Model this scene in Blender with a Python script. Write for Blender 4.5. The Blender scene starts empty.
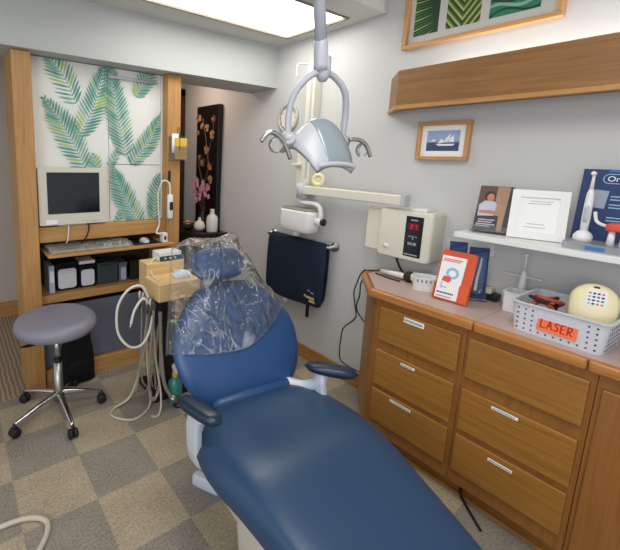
import bpy, bmesh, math, random
from mathutils import Vector, Matrix, noise
random.seed(7)
C = bpy.context.scene.collection
PI = math.pi

# ------------------------------------------------------------------ camera
YAW, PIT, ROL = 0.60041324, -0.16826145, 0.02957973
fw = Vector((math.sin(YAW)*math.cos(PIT), math.cos(YAW)*math.cos(PIT), math.sin(PIT)))
r0 = Vector((math.cos(YAW), -math.sin(YAW), 0)); u0 = r0.cross(fw)
rr = math.cos(ROL)*r0 + math.sin(ROL)*u0; uu = -math.sin(ROL)*r0 + math.cos(ROL)*u0
cam_d = bpy.data.cameras.new('camera'); cam = bpy.data.objects.new('camera', cam_d); C.objects.link(cam)
cam.matrix_world = Matrix(((rr.x, uu.x, -fw.x, 0), (rr.y, uu.y, -fw.y, 0), (rr.z, uu.z, -fw.z, 1.55), (0, 0, 0, 1)))
cam_d.sensor_width = 36; cam_d.sensor_fit = 'HORIZONTAL'; cam_d.lens = 387.671/620*36
cam_d.shift_x = 95.381/620; cam_d.shift_y = -51.013/620; cam_d.clip_start = 0.02
bpy.context.scene.camera = cam

# ------------------------------------------------------------------ light
w = bpy.data.worlds.new('world'); bpy.context.scene.world = w; w.use_nodes = True
w.node_tree.nodes['Background'].inputs[0].default_value = (0.92, 0.95, 1.0, 1)
w.node_tree.nodes['Background'].inputs[1].default_value = 0.74
def area(name, loc, target, sx, sy, power, col=(1, 1, 1)):
    d = bpy.data.lights.new(name, 'AREA'); d.shape = 'RECTANGLE'; d.size = sx; d.size_y = sy; d.energy = power; d.color = col
    o = bpy.data.objects.new(name, d); C.objects.link(o); o.location = loc
    o.rotation_euler = (Vector(target)-Vector(loc)).to_track_quat('-Z', 'Y').to_euler(); return o
area('side_fill', (-1.7, -0.6, 1.7), (1.3, 1.6, 0.7), 1.5, 1.2, 26, (0.93, 0.96, 1.0))  # cool fill added from behind left of the camera; no window there
area('overhead_fill', (0.55, 0.2, 2.66), (0.55, 0.2, 0), 1.2, 0.6, 22, (1.0, 0.98, 0.94))  # unseen fill added overhead to brighten the room, no fixture
area('hall_lamp', (1.8, 3.35, 2.40), (2.2, 3.5, 0.5), 0.25, 0.25, 4.5, (1.0, 0.74, 0.55))
PANEL_STRENGTH = 6.0
COVE_POWER = 4.0
vs = bpy.context.scene.view_settings
vs.view_transform = 'Standard'; vs.look = 'None'; vs.exposure = 0.14; vs.gamma = 1.0; vs.use_curve_mapping = False

# ------------------------------------------------------------------ materials
def lin(c):
    f = lambda v: v/12.92 if v <= 0.04045 else ((v+0.055)/1.055)**2.4
    return tuple(f(v/255.0) for v in c) + (1.0,)
def mat(name, col, rough=0.5, metal=0.0, bump=0.0, bscale=60, var=0.06, vscale=8, spec=0.5, coat=0.0, emit=None, es=0):
    m = bpy.data.materials.new(name); m.use_nodes = True; nt = m.node_tree; b = nt.nodes['Principled BSDF']
    tc = nt.nodes.new('ShaderNodeTexCoord'); nz = nt.nodes.new('ShaderNodeTexNoise')
    nz.inputs['Scale'].default_value = vscale; nz.inputs['Detail'].default_value = 4
    nt.links.new(tc.outputs['Object'], nz.inputs['Vector'])
    mx = nt.nodes.new('ShaderNodeMix'); mx.data_type = 'RGBA'
    c = lin(col); mx.inputs[6].default_value = tuple(x*(1-var) for x in c[:3])+(1,); mx.inputs[7].default_value = tuple(min(1, x*(1+var)) for x in c[:3])+(1,)
    nt.links.new(nz.outputs['Fac'], mx.inputs[0]); nt.links.new(mx.outputs[2], b.inputs['Base Color'])
    b.inputs['Roughness'].default_value = rough; b.inputs['Metallic'].default_value = metal
    b.inputs['Specular IOR Level'].default_value = spec; b.inputs['Coat Weight'].default_value = coat
    if bump:
        n2 = nt.nodes.new('ShaderNodeTexNoise'); n2.inputs['Scale'].default_value = bscale; n2.inputs['Detail'].default_value = 3
        bp = nt.nodes.new('ShaderNodeBump'); bp.inputs['Strength'].default_value = bump; bp.inputs['Distance'].default_value = 0.004
        nt.links.new(tc.outputs['Object'], n2.inputs['Vector']); nt.links.new(n2.outputs['Fac'], bp.inputs['Height']); nt.links.new(bp.outputs['Normal'], b.inputs['Normal'])
    if emit:
        b.inputs['Emission Color'].default_value = lin(emit); b.inputs['Emission Strength'].default_value = es
    return m
def wood(name, dark, light, axis, rough=0.42, scale=1.0):
    m = bpy.data.materials.new(name); m.use_nodes = True; nt = m.node_tree; b = nt.nodes['Principled BSDF']
    tc = nt.nodes.new('ShaderNodeTexCoord'); mp = nt.nodes.new('ShaderNodeMapping')
    s = [46*scale]*3; s['XYZ'.index(axis)] = 2.2*scale; mp.inputs['Scale'].default_value = s
    nt.links.new(tc.outputs['Object'], mp.inputs['Vector'])
    n1 = nt.nodes.new('ShaderNodeTexNoise'); n1.inputs['Scale'].default_value = 1.0; n1.inputs['Detail'].default_value = 7; n1.inputs['Roughness'].default_value = 0.62; n1.inputs['Distortion'].default_value = 1.2
    nt.links.new(mp.outputs[0], n1.inputs['Vector'])
    rp = nt.nodes.new('ShaderNodeValToRGB'); rp.color_ramp.elements[0].position = 0.32; rp.color_ramp.elements[0].color = lin(dark)
    rp.color_ramp.elements[1].position = 0.66; rp.color_ramp.elements[1].color = lin(light)
    nt.links.new(n1.outputs['Fac'], rp.inputs[0]); nt.links.new(rp.outputs[0], b.inputs['Base Color'])
    b.inputs['Roughness'].default_value = rough
    bp = nt.nodes.new('ShaderNodeBump'); bp.inputs['Strength'].default_value = 0.08; bp.inputs['Distance'].default_value = 0.003
    nt.links.new(n1.outputs['Fac'], bp.inputs['Height']); nt.links.new(bp.outputs['Normal'], b.inputs['Normal'])
    return m
def carpet_tiles():
    m = bpy.data.materials.new('carpet_tiles'); m.use_nodes = True; nt = m.node_tree; b = nt.nodes['Principled BSDF']
    L = nt.links.new; tc = nt.nodes.new('ShaderNodeTexCoord')
    mp = nt.nodes.new('ShaderNodeMapping'); mp.inputs['Location'].default_value = (-0.15, -1.55, 0.5); L(tc.outputs['Object'], mp.inputs['Vector'])
    ck = nt.nodes.new('ShaderNodeTexChecker'); ck.inputs['Scale'].default_value = 1/0.31
    dist = nt.nodes.new('ShaderNodeTexNoise'); dist.inputs['Scale'].default_value = 55
    L(tc.outputs['Object'], dist.inputs['Vector'])
    vm = nt.nodes.new('ShaderNodeVectorMath'); vm.operation = 'SCALE'; vm.inputs['Scale'].default_value = 0.006; L(dist.outputs['Color'], vm.inputs[0])
    va = nt.nodes.new('ShaderNodeVectorMath'); va.operation = 'ADD'; L(mp.outputs[0], va.inputs[0]); L(vm.outputs[0], va.inputs[1]); L(va.outputs[0], ck.inputs['Vector'])
    ck.inputs['Color1'].default_value = lin((180, 167, 145)); ck.inputs['Color2'].default_value = lin((150, 143, 134))
    n = nt.nodes.new('ShaderNodeTexNoise'); n.inputs['Scale'].default_value = 95; n.inputs['Detail'].default_value = 8; n.inputs['Roughness'].default_value = 0.85; L(tc.outputs['Object'], n.inputs['Vector'])
    rp = nt.nodes.new('ShaderNodeValToRGB'); rp.color_ramp.elements[0].position = 0.36; rp.color_ramp.elements[0].color = (0.42, 0.41, 0.40, 1); rp.color_ramp.elements[1].position = 0.64; rp.color_ramp.elements[1].color = (1.36, 1.33, 1.28, 1)
    L(n.outputs['Fac'], rp.inputs[0])
    mx = nt.nodes.new('ShaderNodeMix'); mx.data_type = 'RGBA'; mx.blend_type = 'MULTIPLY'; mx.inputs[0].default_value = 0.85; L(ck.outputs['Color'], mx.inputs[6]); L(rp.outputs[0], mx.inputs[7])
    n3 = nt.nodes.new('ShaderNodeTexNoise'); n3.inputs['Scale'].default_value = 6; L(tc.outputs['Object'], n3.inputs['Vector'])
    mx2 = nt.nodes.new('ShaderNodeMix'); mx2.data_type = 'RGBA'; mx2.blend_type = 'SOFT_LIGHT'; mx2.inputs[0].default_value = 0.35; L(mx.outputs[2], mx2.inputs[6]); L(n3.outputs['Fac'], mx2.inputs[7])
    L(mx2.outputs[2], b.inputs['Base Color']); b.inputs['Roughness'].default_value = 0.95; b.inputs['Specular IOR Level'].default_value = 0.15
    bp = nt.nodes.new('ShaderNodeBump'); bp.inputs['Strength'].default_value = 0.5; bp.inputs['Distance'].default_value = 0.004; L(n.outputs['Fac'], bp.inputs['Height']); L(bp.outputs['Normal'], b.inputs['Normal'])
    return m
def ribbed():
    m = bpy.data.materials.new('ribbed_carpet'); m.use_nodes = True; nt = m.node_tree; b = nt.nodes['Principled BSDF']; L = nt.links.new
    tc = nt.nodes.new('ShaderNodeTexCoord'); wv = nt.nodes.new('ShaderNodeTexWave'); wv.bands_direction = 'X'; wv.inputs['Scale'].default_value = 11; wv.inputs['Distortion'].default_value = 2.5; wv.inputs['Detail'].default_value = 3
    L(tc.outputs['Object'], wv.inputs['Vector']); rp = nt.nodes.new('ShaderNodeValToRGB'); rp.color_ramp.elements[0].color = lin((128, 112, 92)); rp.color_ramp.elements[1].color = lin((172, 156, 134))
    L(wv.outputs['Fac'], rp.inputs[0]); L(rp.outputs[0], b.inputs['Base Color']); b.inputs['Roughness'].default_value = 0.95
    return m
def clear(name, fac=0.16, tint=(0.99, 0.995, 1.0), rough=0.12, bump=0.0, bscale=20, body=(235, 240, 245)):
    m = bpy.data.materials.new(name); m.use_nodes = True; nt = m.node_tree; L = nt.links.new; b = nt.nodes['Principled BSDF']
    tc = nt.nodes.new('ShaderNodeTexCoord')
    b.inputs['Base Color'].default_value = lin(body); b.inputs['Roughness'].default_value = rough; b.inputs['Specular IOR Level'].default_value = 0.9
    tr = nt.nodes.new('ShaderNodeBsdfTransparent'); tr.inputs[0].default_value = tint+(1,)
    gl = nt.nodes.new('ShaderNodeBsdfGlossy'); gl.inputs['Roughness'].default_value = rough
    fr = nt.nodes.new('ShaderNodeFresnel'); fr.inputs['IOR'].default_value = 1.45
    m1 = nt.nodes.new('ShaderNodeMixShader'); L(fr.outputs[0], m1.inputs[0]); L(tr.outputs[0], m1.inputs[1]); L(gl.outputs[0], m1.inputs[2])
    m2 = nt.nodes.new('ShaderNodeMixShader'); m2.inputs[0].default_value = fac; L(m1.outputs[0], m2.inputs[1])
    tl = nt.nodes.new('ShaderNodeBsdfTranslucent'); tl.inputs[0].default_value = lin(body); m3 = nt.nodes.new('ShaderNodeMixShader'); m3.inputs[0].default_value = 0.5; L(b.outputs[0], m3.inputs[1]); L(tl.outputs[0], m3.inputs[2]); L(m3.outputs[0], m2.inputs[2])
    if bump:
        outs = []; bumps = []
        for sc_, rot_, wid in ((bscale, (0.2, 0.5, 0.4), 0.030), (bscale*1.9, (0.7, -0.4, -0.5), 0.022)):
            mp = nt.nodes.new('ShaderNodeMapping'); mp.inputs['Scale'].default_value = (1.0, 0.5, 0.5); mp.inputs['Rotation'].default_value = rot_; L(tc.outputs['Object'], mp.inputs['Vector'])
            n = nt.nodes.new('ShaderNodeTexNoise'); n.inputs['Scale'].default_value = sc_; n.inputs['Detail'].default_value = 2.0; n.inputs['Distortion'].default_value = 0.8; L(mp.outputs[0], n.inputs['Vector'])
            sb = nt.nodes.new('ShaderNodeMath'); sb.operation = 'SUBTRACT'; sb.inputs[1].default_value = 0.5; L(n.outputs['Fac'], sb.inputs[0])
            ab = nt.nodes.new('ShaderNodeMath'); ab.operation = 'ABSOLUTE'; L(sb.outputs[0], ab.inputs[0])
            mr = nt.nodes.new('ShaderNodeMapRange'); mr.interpolation_type = 'SMOOTHSTEP'; mr.inputs['From Min'].default_value = 0.0; mr.inputs['From Max'].default_value = wid; mr.inputs['To Min'].default_value = 1.0; mr.inputs['To Max'].default_value = 0.0
            L(ab.outputs[0], mr.inputs['Value']); outs.append(mr); bumps.append(ab)
        ad = nt.nodes.new('ShaderNodeMath'); ad.operation = 'ADD'; L(bumps[0].outputs[0], ad.inputs[0]); L(bumps[1].outputs[0], ad.inputs[1])
        bp = nt.nodes.new('ShaderNodeBump'); bp.inputs['Strength'].default_value = bump; bp.inputs['Distance'].default_value = 0.06; bp.invert = True; L(ad.outputs[0], bp.inputs['Height'])
        for q in (b, gl, fr): L(bp.outputs['Normal'], q.inputs['Normal'])
        am = nt.nodes.new('ShaderNodeMath'); am.operation = 'MAXIMUM'; L(outs[0].outputs[0], am.inputs[0]); L(outs[1].outputs[0], am.inputs[1])
        n5 = nt.nodes.new('ShaderNodeTexNoise'); n5.inputs['Scale'].default_value = 7; L(tc.outputs['Object'], n5.inputs['Vector'])
        m5 = nt.nodes.new('ShaderNodeMapRange'); m5.inputs['From Min'].default_value = 0.42; m5.inputs['From Max'].default_value = 0.62; m5.inputs['To Min'].default_value = 0.08; m5.inputs['To Max'].default_value = fac*2.6; L(n5.outputs['Fac'], m5.inputs['Value'])
        pr = nt.nodes.new('ShaderNodeMath'); pr.operation = 'MULTIPLY'; L(am.outputs[0], pr.inputs[0]); L(m5.outputs[0], pr.inputs[1])
        fi = nt.nodes.new('ShaderNodeMath'); fi.operation = 'ADD'; fi.inputs[1].default_value = fac*0.45; L(pr.outputs[0], fi.inputs[0]); L(fi.outputs[0], m2.inputs[0])
    L(m2.outputs[0], nt.nodes['Material Output'].inputs['Surface'])
    return m

M = dict(
 wall=mat('wall_paint', (198, 198, 198), 0.75, bump=0.05, bscale=180, var=0.015, vscale=2, spec=0.25),
 wall_far=mat('hall_paint', (196, 186, 176), 0.8, var=0.015, spec=0.2),
 soffit=mat('wall_paint_dimmed', (184, 187, 186), 0.75, var=0.012, vscale=2, spec=0.25),  # wall paint greyed, so the soffit's dimmer light is in the colour
 ceil=mat('ceiling_paint', (205, 205, 200), 0.85, bump=0.08, bscale=200, var=0.012, spec=0.2),
 floor=carpet_tiles(), ribbed=ribbed(),
 post=wood('oak_upright', (162, 116, 64), (190, 144, 88), 'Z'),
 oakx=wood('oak_across', (164, 120, 68), (196, 150, 94), 'X'),
 base=wood('oak_baseboard', (150, 98, 46), (186, 132, 72), 'Y'),
 cab=wood('oak_cabinet', (140, 94, 38), (162, 113, 50), 'Y', 0.36),
 cabz=wood('oak_cabinet_upright', (134, 87, 38), (154, 103, 48), 'Z', 0.38),
 edge=wood('oak_counter_edge', (156, 98, 44), (192, 132, 70), 'Y', 0.28),
 val=wood('oak_valance', (122, 82, 42), (148, 104, 56), 'Y', 0.45),
 valt=wood('oak_valance_trim', (158, 108, 58), (196, 146, 88), 'Y', 0.4),
 frame=wood('light_wood_frame', (176, 128, 78), (206, 160, 108), 'Y', 0.45),
 framez=wood('light_wood_frame_upright', (176, 128, 78), (206, 160, 108), 'Z', 0.45),
 darkwood=wood('dark_stained_wood', (42, 24, 14), (74, 44, 26), 'Z', 0.5),
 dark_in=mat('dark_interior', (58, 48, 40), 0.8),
 laminate=mat('pink_laminate', (188, 164, 156), 0.38, var=0.05, vscale=30),
 white=mat('white_paint', (226, 226, 224), 0.4, var=0.015),
 wplastic=mat('white_plastic', (228, 228, 228), 0.35, var=0.01),
 gplastic=mat('light_grey_plastic', (186, 188, 194), 0.35, var=0.02),
 lampgrey=mat('lamp_grey_plastic', (176, 178, 188), 0.32, var=0.02),
 lampblue=mat('lamp_pearl_shell', (150, 164, 172), 0.25, 0.2, var=0.03),
 cream=mat('cream_plastic', (220, 217, 203), 0.4, var=0.015),
 beige=mat('beige_plastic', (204, 196, 178), 0.45, var=0.02),
 mon=mat('monitor_beige', (206, 202, 190), 0.5, var=0.02),
 screen=mat('screen_black', (20, 23, 28), 0.15),
 blackp=mat('black_plastic', (24, 24, 26), 0.4),
 blackgl=mat('black_gloss', (16, 17, 19), 0.15),
 rubber=mat('black_rubber', (22, 22, 23), 0.65),
 blue=mat('navy_vinyl', (33, 74, 124), 0.36, bump=0.12, bscale=260, var=0.04, vscale=14, spec=0.55),
 bluedark=mat('navy_vinyl_armrest', (24, 42, 62), 0.3, bump=0.08, bscale=260, var=0.03),
 blueseat=mat('navy_vinyl_shaded', (39, 67, 98), 0.33, bump=0.12, bscale=240, var=0.05, vscale=10, spec=0.5),  # same vinyl as the backrest, with the seat's shade put into the colour
 lav=mat('grey_lavender_vinyl', (132, 130, 144), 0.38, bump=0.06, bscale=240, var=0.03, spec=0.5),
 chrome=mat('polished_metal', (190, 190, 190), 0.18, 1.0, var=0.02),
 steel=mat('brushed_steel', (168, 168, 166), 0.32, 1.0, var=0.04),
 bracket=mat('white_blue_casting', (206, 212, 224), 0.35, var=0.02),
 pedestal=mat('ivory_casting', (206, 200, 188), 0.45, var=0.02),
 hose=mat('ivory_hose', (196, 188, 172), 0.5, var=0.05, vscale=30),
 hosew=mat('white_hose', (222, 218, 208), 0.45, var=0.03),
 greyhose=mat('grey_hose', (140, 134, 124), 0.5, var=0.05),
 birch=wood('pale_wood_block', (208, 174, 118), (228, 196, 142), 'X', 0.5, 0.7),
 teal=mat('dark_teal_plastic', (40, 84, 84), 0.35),
 apron=mat('navy_apron_cloth', (24, 38, 58), 0.65, bump=0.25, bscale=40, var=0.15, vscale=10, spec=0.3),
 gold=mat('gold_thread', (206, 188, 120), 0.6), silver=mat('silver_thread', (150, 156, 170), 0.6),
 bluegrey=mat('blue_grey_laminate', (98, 102, 116), 0.55, var=0.03),
 black=mat('black_fabric', (22, 22, 26), 0.85, bump=0.3, bscale=60, var=0.2, spec=0.2),
 lacquer=mat('black_lacquer', (18, 14, 14), 0.35, var=0.15),
 pearl=mat('inlay_tan', (186, 142, 104), 0.5, var=0.2, vscale=40),
 pearl2=mat('inlay_brown', (110, 74, 52), 0.5, var=0.2, vscale=40),
 ceramic=mat('white_ceramic', (226, 222, 216), 0.25, var=0.01),
 pink=mat('pink_petals', (224, 164, 178), 0.6, var=0.12, vscale=60), twig=mat('twig_brown', (74, 52, 44), 0.7),
 orangef=mat('orange_dried_petals', (196, 110, 70), 0.6, var=0.2, vscale=60),
 orange=mat('orange_acrylic', (214, 84, 36), 0.25, var=0.03, coat=0.3),
 lorange=mat('orange_paper', (238, 122, 70), 0.7, var=0.02), red=mat('red_marker', (196, 26, 20), 0.6),
 paper=mat('white_paper', (236, 236, 236), 0.7, var=0.01), ink=mat('grey_ink', (120, 122, 128), 0.7), navy=mat('navy_ink', (40, 48, 90), 0.7),
 redink=mat('red_orange_ink', (220, 90, 60), 0.7), skyink=mat('pale_blue_ink', (150, 186, 214), 0.7), midblue=mat('mid_blue_ink', (52, 110, 176), 0.6),
 navyc=mat('navy_card', (22, 48, 98), 0.45, var=0.1, vscale=6), cardblue=mat('blue_card', (34, 84, 150), 0.45),
 basket=mat('pale_grey_basket', (208, 210, 218), 0.4, var=0.015), hole=mat('basket_hole_shadow', (70, 72, 80), 0.8),
 ivory=mat('ivory_plastic', (234, 224, 182), 0.35, var=0.02),
 redcable=mat('rust_red_cable', (168, 66, 38), 0.45), pinkred=mat('coral_plastic', (214, 78, 62), 0.35),
 clock=mat('clock_face', (226, 222, 214), 0.4), clockr=mat('clock_rim', (196, 190, 180), 0.35),
 fabric=mat('white_cotton', (224, 224, 220), 0.9, bump=0.06, bscale=120, var=0.02, spec=0.15),
 leaf1=mat('leaf_teal', (102, 154, 144), 0.9, var=0.35, vscale=18, spec=0.1), leaf2=mat('leaf_green', (134, 178, 158), 0.9, var=0.3, vscale=18, spec=0.1), leaf3=mat('leaf_lime', (164, 190, 122), 0.9, var=0.25, vscale=18, spec=0.1),
 pal_dk=mat('print_dark_green', (26, 62, 36), 0.6), pal_md=mat('print_green', (58, 118, 62), 0.6, var=0.3, vscale=20), pal_yl=mat('print_yellow_green', (176, 172, 92), 0.6, var=0.2), pal_em=mat('print_emerald', (34, 118, 92), 0.6, var=0.35, vscale=20),
 sea=mat('print_sea', (58, 74, 112), 0.6, var=0.25, vscale=40), sky=mat('print_sky', (150, 170, 206), 0.6, var=0.12, vscale=20),
 yellow=mat('yellow_card', (214, 176, 70), 0.6), skin=mat('print_skin', (178, 124, 98), 0.6), hair=mat('print_hair', (50, 32, 26), 0.6), shirt=mat('print_shirt', (186, 184, 204), 0.6), brochbg=mat('print_brown', (88, 62, 52), 0.5, var=0.35, vscale=14), brochlt=mat('print_tan', (164, 128, 104), 0.6, var=0.3, vscale=20), brochdk=mat('print_charcoal', (44, 38, 40), 0.5),
 liquid=mat('teal_liquid', (58, 136, 130), 0.25), bin_wht=mat('white_label', (206, 208, 214), 0.6, var=0.1, vscale=30), green_bl=mat('dark_green_box', (48, 60, 62), 0.6, var=0.2), binder=mat('pale_blue_card', (176, 188, 208), 0.6),
 diffuser=mat('light_diffuser', (250, 250, 244), 0.6, emit=(255, 253, 244), es=PANEL_STRENGTH), paneltrim=mat('brown_panel_trim', (120, 112, 98), 0.6),
 led=mat('red_led', (180, 20, 40), 0.4, emit=(255, 30, 60), es=0.6), leddim=mat('panel_print_grey', (150, 154, 160), 0.5),
 cover=clear('clear_plastic_cover', 0.20, rough=0.13, bump=0.7, bscale=7), acrylic=clear('clear_acrylic', 0.07, rough=0.05), frost=clear('frosted_acrylic', 0.45, rough=0.2), wrap=clear('crinkled_wrap', 0.42, rough=0.12, bump=0.8, bscale=26),
)

# ------------------------------------------------------------------ builders
ROOT = {}
def obj(name, bm, m, parent=None, smooth=False, bevel=0, seg=2, mats=None, sub=0, local=False, solid=0):
    """link bm as one mesh; coordinates are world ones unless local"""
    root = parent
    while root is not None and root.parent is not None: root = root.parent
    if root is not None and not local: bm.transform(ROOT[root.name].inverted())
    bmesh.ops.recalc_face_normals(bm, faces=bm.faces[:])
    me = bpy.data.meshes.new(name); bm.to_mesh(me); bm.free()
    for k in (mats or [m]): me.materials.append(k)
    if smooth:
        for p in me.polygons: p.use_smooth = True
    o = bpy.data.objects.new(name, me); C.objects.link(o); o.parent = parent
    if bevel:
        b = o.modifiers.new('bevel', 'BEVEL'); b.width = bevel; b.segments = seg; b.limit_method = 'ANGLE'; b.angle_limit = 0.6
        if not smooth:
            for p in me.polygons: p.use_smooth = True
            wn = o.modifiers.new('wn', 'WEIGHTED_NORMAL'); wn.keep_sharp = False
    if solid: s = o.modifiers.new('solid', 'SOLIDIFY'); s.thickness = solid; s.offset = 0
    if sub: s = o.modifiers.new('sub', 'SUBSURF'); s.levels = sub; s.render_levels = sub
    return o
def tag(o, label, cat, group=None, kind=None):
    o['label'] = label; o['category'] = cat
    if group: o['group'] = group
    if kind: o['kind'] = kind
    return o
def thing(name, label, cat, loc=(0, 0, 0), rz=0, group=None):
    o = bpy.data.objects.new(name, None); C.objects.link(o); o.location = loc; o.rotation_euler = (0, 0, rz); o.empty_display_size = 0.05
    ROOT[o.name] = Matrix.Translation(loc) @ Matrix.Rotation(rz, 4, 'Z'); return tag(o, label, cat, group)
def struct(name, bm, m, **k):
    o = obj(name, bm, m, **k); o['kind'] = 'structure'; return o
def B(): return bmesh.new()
def box(bm, x0, x1, y0, y1, z0, z1, mi=0, mx=None):
    v = [bm.verts.new((x, y, z)) for z in (z0, z1) for y in (y0, y1) for x in (x0, x1)]
    if mx is not None:
        for q in v: q.co = mx @ q.co
    for f in ((0, 2, 3, 1), (4, 5, 7, 6), (0, 1, 5, 4), (2, 6, 7, 3), (0, 4, 6, 2), (1, 3, 7, 5)): bm.faces.new([v[i] for i in f]).material_index = mi
    return bm
def Box(*a, **k): return box(B(), *a, **k)
def prism(bm, poly, z0, z1, mi=0, mx=None):
    a = [bm.verts.new((p[0], p[1], z0)) for p in poly]; b = [bm.verts.new((p[0], p[1], z1)) for p in poly]
    if mx is not None:
        for q in a+b: q.co = mx @ q.co
    n = len(poly); bm.faces.new(a[::-1]).material_index = mi; bm.faces.new(b).material_index = mi
    for i in range(n): bm.faces.new((a[i], a[(i+1) % n], b[(i+1) % n], b[i])).material_index = mi
    return bm
def lathe(bm, prof, c=(0, 0, 0), n=28, mx=None, mi=0, cap=True):
    rings = []
    T = Matrix.Translation(c) if mx is None else mx
    for r, z in prof:
        if r < 1e-5: rings.append([bm.verts.new(T @ Vector((0, 0, z)))])
        else: rings.append([bm.verts.new(T @ Vector((r*math.cos(2*PI*i/n), r*math.sin(2*PI*i/n), z))) for i in range(n)])
    for a, b in zip(rings, rings[1:]):
        if len(a) == 1 and len(b) == 1: continue
        for i in range(n):
            j = (i+1) % n
            if len(a) == 1: f = bm.faces.new((a[0], b[i], b[j]))
            elif len(b) == 1: f = bm.faces.new((a[i], a[j], b[0]))
            else: f = bm.faces.new((a[i], a[j], b[j], b[i]))
            f.material_index = mi
    if cap and len(rings[0]) > 1: bm.faces.new(rings[0][::-1]).material_index = mi
    if cap and len(rings[-1]) > 1: bm.faces.new(rings[-1]).material_index = mi
    return bm
def align(p, d):
    return Matrix.Translation(p) @ Vector(d).to_track_quat('Z', 'Y').to_matrix().to_4x4()
def cyl(bm, a, b, r, r2=None, n=20, mi=0):
    a = Vector(a); b = Vector(b); L = (b-a).length
    return lathe(bm, [(0, 0), (r, 0), (r if r2 is None else r2, L), (0, L)], n=n, mx=align(a, b-a), mi=mi)
def spline(pts, k=8, closed=False):
    P = [Vector(p) for p in pts]; out = []
    n = len(P)
    for i in range(n if closed else n-1):
        if closed: p0, p1, p2, p3 = P[(i-1) % n], P[i], P[(i+1) % n], P[(i+2) % n]
        else: p0, p1, p2, p3 = P[max(i-1, 0)], P[i], P[i+1], P[min(i+2, n-1)]
        for j in range(k):
            t = j/k
            out.append(0.5*((2*p1)+(-p0+p2)*t+(2*p0-5*p1+4*p2-p3)*t*t+(-p0+3*p1-3*p2+p3)*t**3))
    if not closed: out.append(P[-1])
    return out
def tube(bm, pts, r, n=10, k=8, closed=False, smooth=True, mi=0):
    P = spline(pts, k, closed) if smooth else [Vector(p) for p in pts]
    up = Vector((0.13, 0.21, 0.97)).normalized(); rings = []
    for i, p in enumerate(P):
        if closed: d = (P[(i+1) % len(P)]-P[i-1])
        else: d = P[min(i+1, len(P)-1)]-P[max(i-1, 0)]
        d.normalize(); x = up-d*up.dot(d)
        if x.length < 1e-4: x = d.orthogonal()
        x.normalize(); up = x; y = d.cross(x)
        ra = r(i/max(1, len(P)-1)) if callable(r) else r
        rings.append([bm.verts.new(p+x*ra*math.cos(2*PI*j/n)+y*ra*math.sin(2*PI*j/n)) for j in range(n)])
    m = len(rings)
    for i in range(m if closed else m-1):
        a, b = rings[i], rings[(i+1) % m]
        for j in range(n): bm.faces.new((a[j], a[(j+1) % n], b[(j+1) % n], b[j])).material_index = mi
    if not closed: bm.faces.new(rings[0][::-1]).material_index = mi; bm.faces.new(rings[-1]).material_index = mi
    return bm
def loft(bm, loops, mx=None, mi=0, cap=True):
    R = [[bm.verts.new((mx @ Vector(p)) if mx is not None else p) for p in L] for L in loops]; n = len(R[0])
    for a, b in zip(R, R[1:]):
        for j in range(n): bm.faces.new((a[j], a[(j+1) % n], b[(j+1) % n], b[j])).material_index = mi
    if cap: bm.faces.new(R[0][::-1]).material_index = mi; bm.faces.new(R[-1]).material_index = mi
    return bm
def rrect(w, h, r, n=6):
    out = []
    for cx, cy, a in ((w/2-r, h/2-r, 0), (-w/2+r, h/2-r, PI/2), (-w/2+r, -h/2+r, PI), (w/2-r, -h/2+r, 1.5*PI)):
        for i in range(n+1): out.append((cx+r*math.cos(a+i*PI/2/n), cy+r*math.sin(a+i*PI/2/n)))
    return out
def pillow(bm, outline, front, back, f, ctr=None, mi=0, p=2.6):
    """puffed cushion over a 2D outline; f(u,v,n) gives the point"""
    cu = sum(q[0] for q in outline)/len(outline) if ctr is None else ctr[0]; cv = sum(q[1] for q in outline)/len(outline) if ctr is None else ctr[1]
    ks = [0.0, 0.3, 0.55, 0.75, 0.88, 0.95, 0.985, 1.0]
    def ring(k, n): return [bm.verts.new(f(cu+(a-cu)*k, cv+(b-cv)*k, n)) for a, b in outline]
    prev = None; cols = []
    hs = [(k, front*(1-k**p)**0.5) for k in ks]+[(k, -back*(1-k**p)**0.5) for k in ks[-2::-1]]
    for k, h in hs: cols.append([bm.verts.new(f(cu, cv, h))] if k == 0 else ring(k, h))
    n = len(outline)
    for a, b in zip(cols, cols[1:]):
        for i in range(n):
            j = (i+1) % n
            if len(a) == 1: fc = bm.faces.new((a[0], b[i], b[j]))
            elif len(b) == 1: fc = bm.faces.new((a[i], a[j], b[0]))
            else: fc = bm.faces.new((a[i], a[j], b[j], b[i]))
            fc.material_index = mi
    return bm
def flat(bm, pts, mx, th=0.0006, mi=0):
    return prism(bm, pts, 0, th, mi=mi, mx=mx)
def text(name, s, size, mx, m, parent, depth=0.0005, align_x='CENTER'):
    cu = bpy.data.curves.new(name, 'FONT'); cu.body = s; cu.size = size; cu.extrude = depth; cu.align_x = align_x; cu.align_y = 'CENTER'
    t = bpy.data.objects.new(name, cu); C.objects.link(t); bpy.context.view_layer.update()
    me = bpy.data.meshes.new_from_object(t.evaluated_get(bpy.context.evaluated_depsgraph_get())); bpy.data.objects.remove(t)
    bm = B(); bm.from_mesh(me); bpy.data.meshes.remove(me); bm.transform(mx)
    return obj(name, bm, m, parent)
def frame_mx(o, ux, uy):
    ux = Vector(ux).normalized(); uy = (Vector(uy)-ux*Vector(uy).dot(ux)).normalized(); n = ux.cross(uy)
    return Matrix(((ux.x, uy.x, n.x, o[0]), (ux.y, uy.y, n.y, o[1]), (ux.z, uy.z, n.z, o[2]), (0, 0, 0, 1)))
WX = 2.26        # the long wall
YF = 4.0         # end wall of the hall
def wallmx(x, y, z): return frame_mx((x, y, z), (0, -1, 0), (0, 0, 1))   # faces -X; u runs toward the camera

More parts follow.
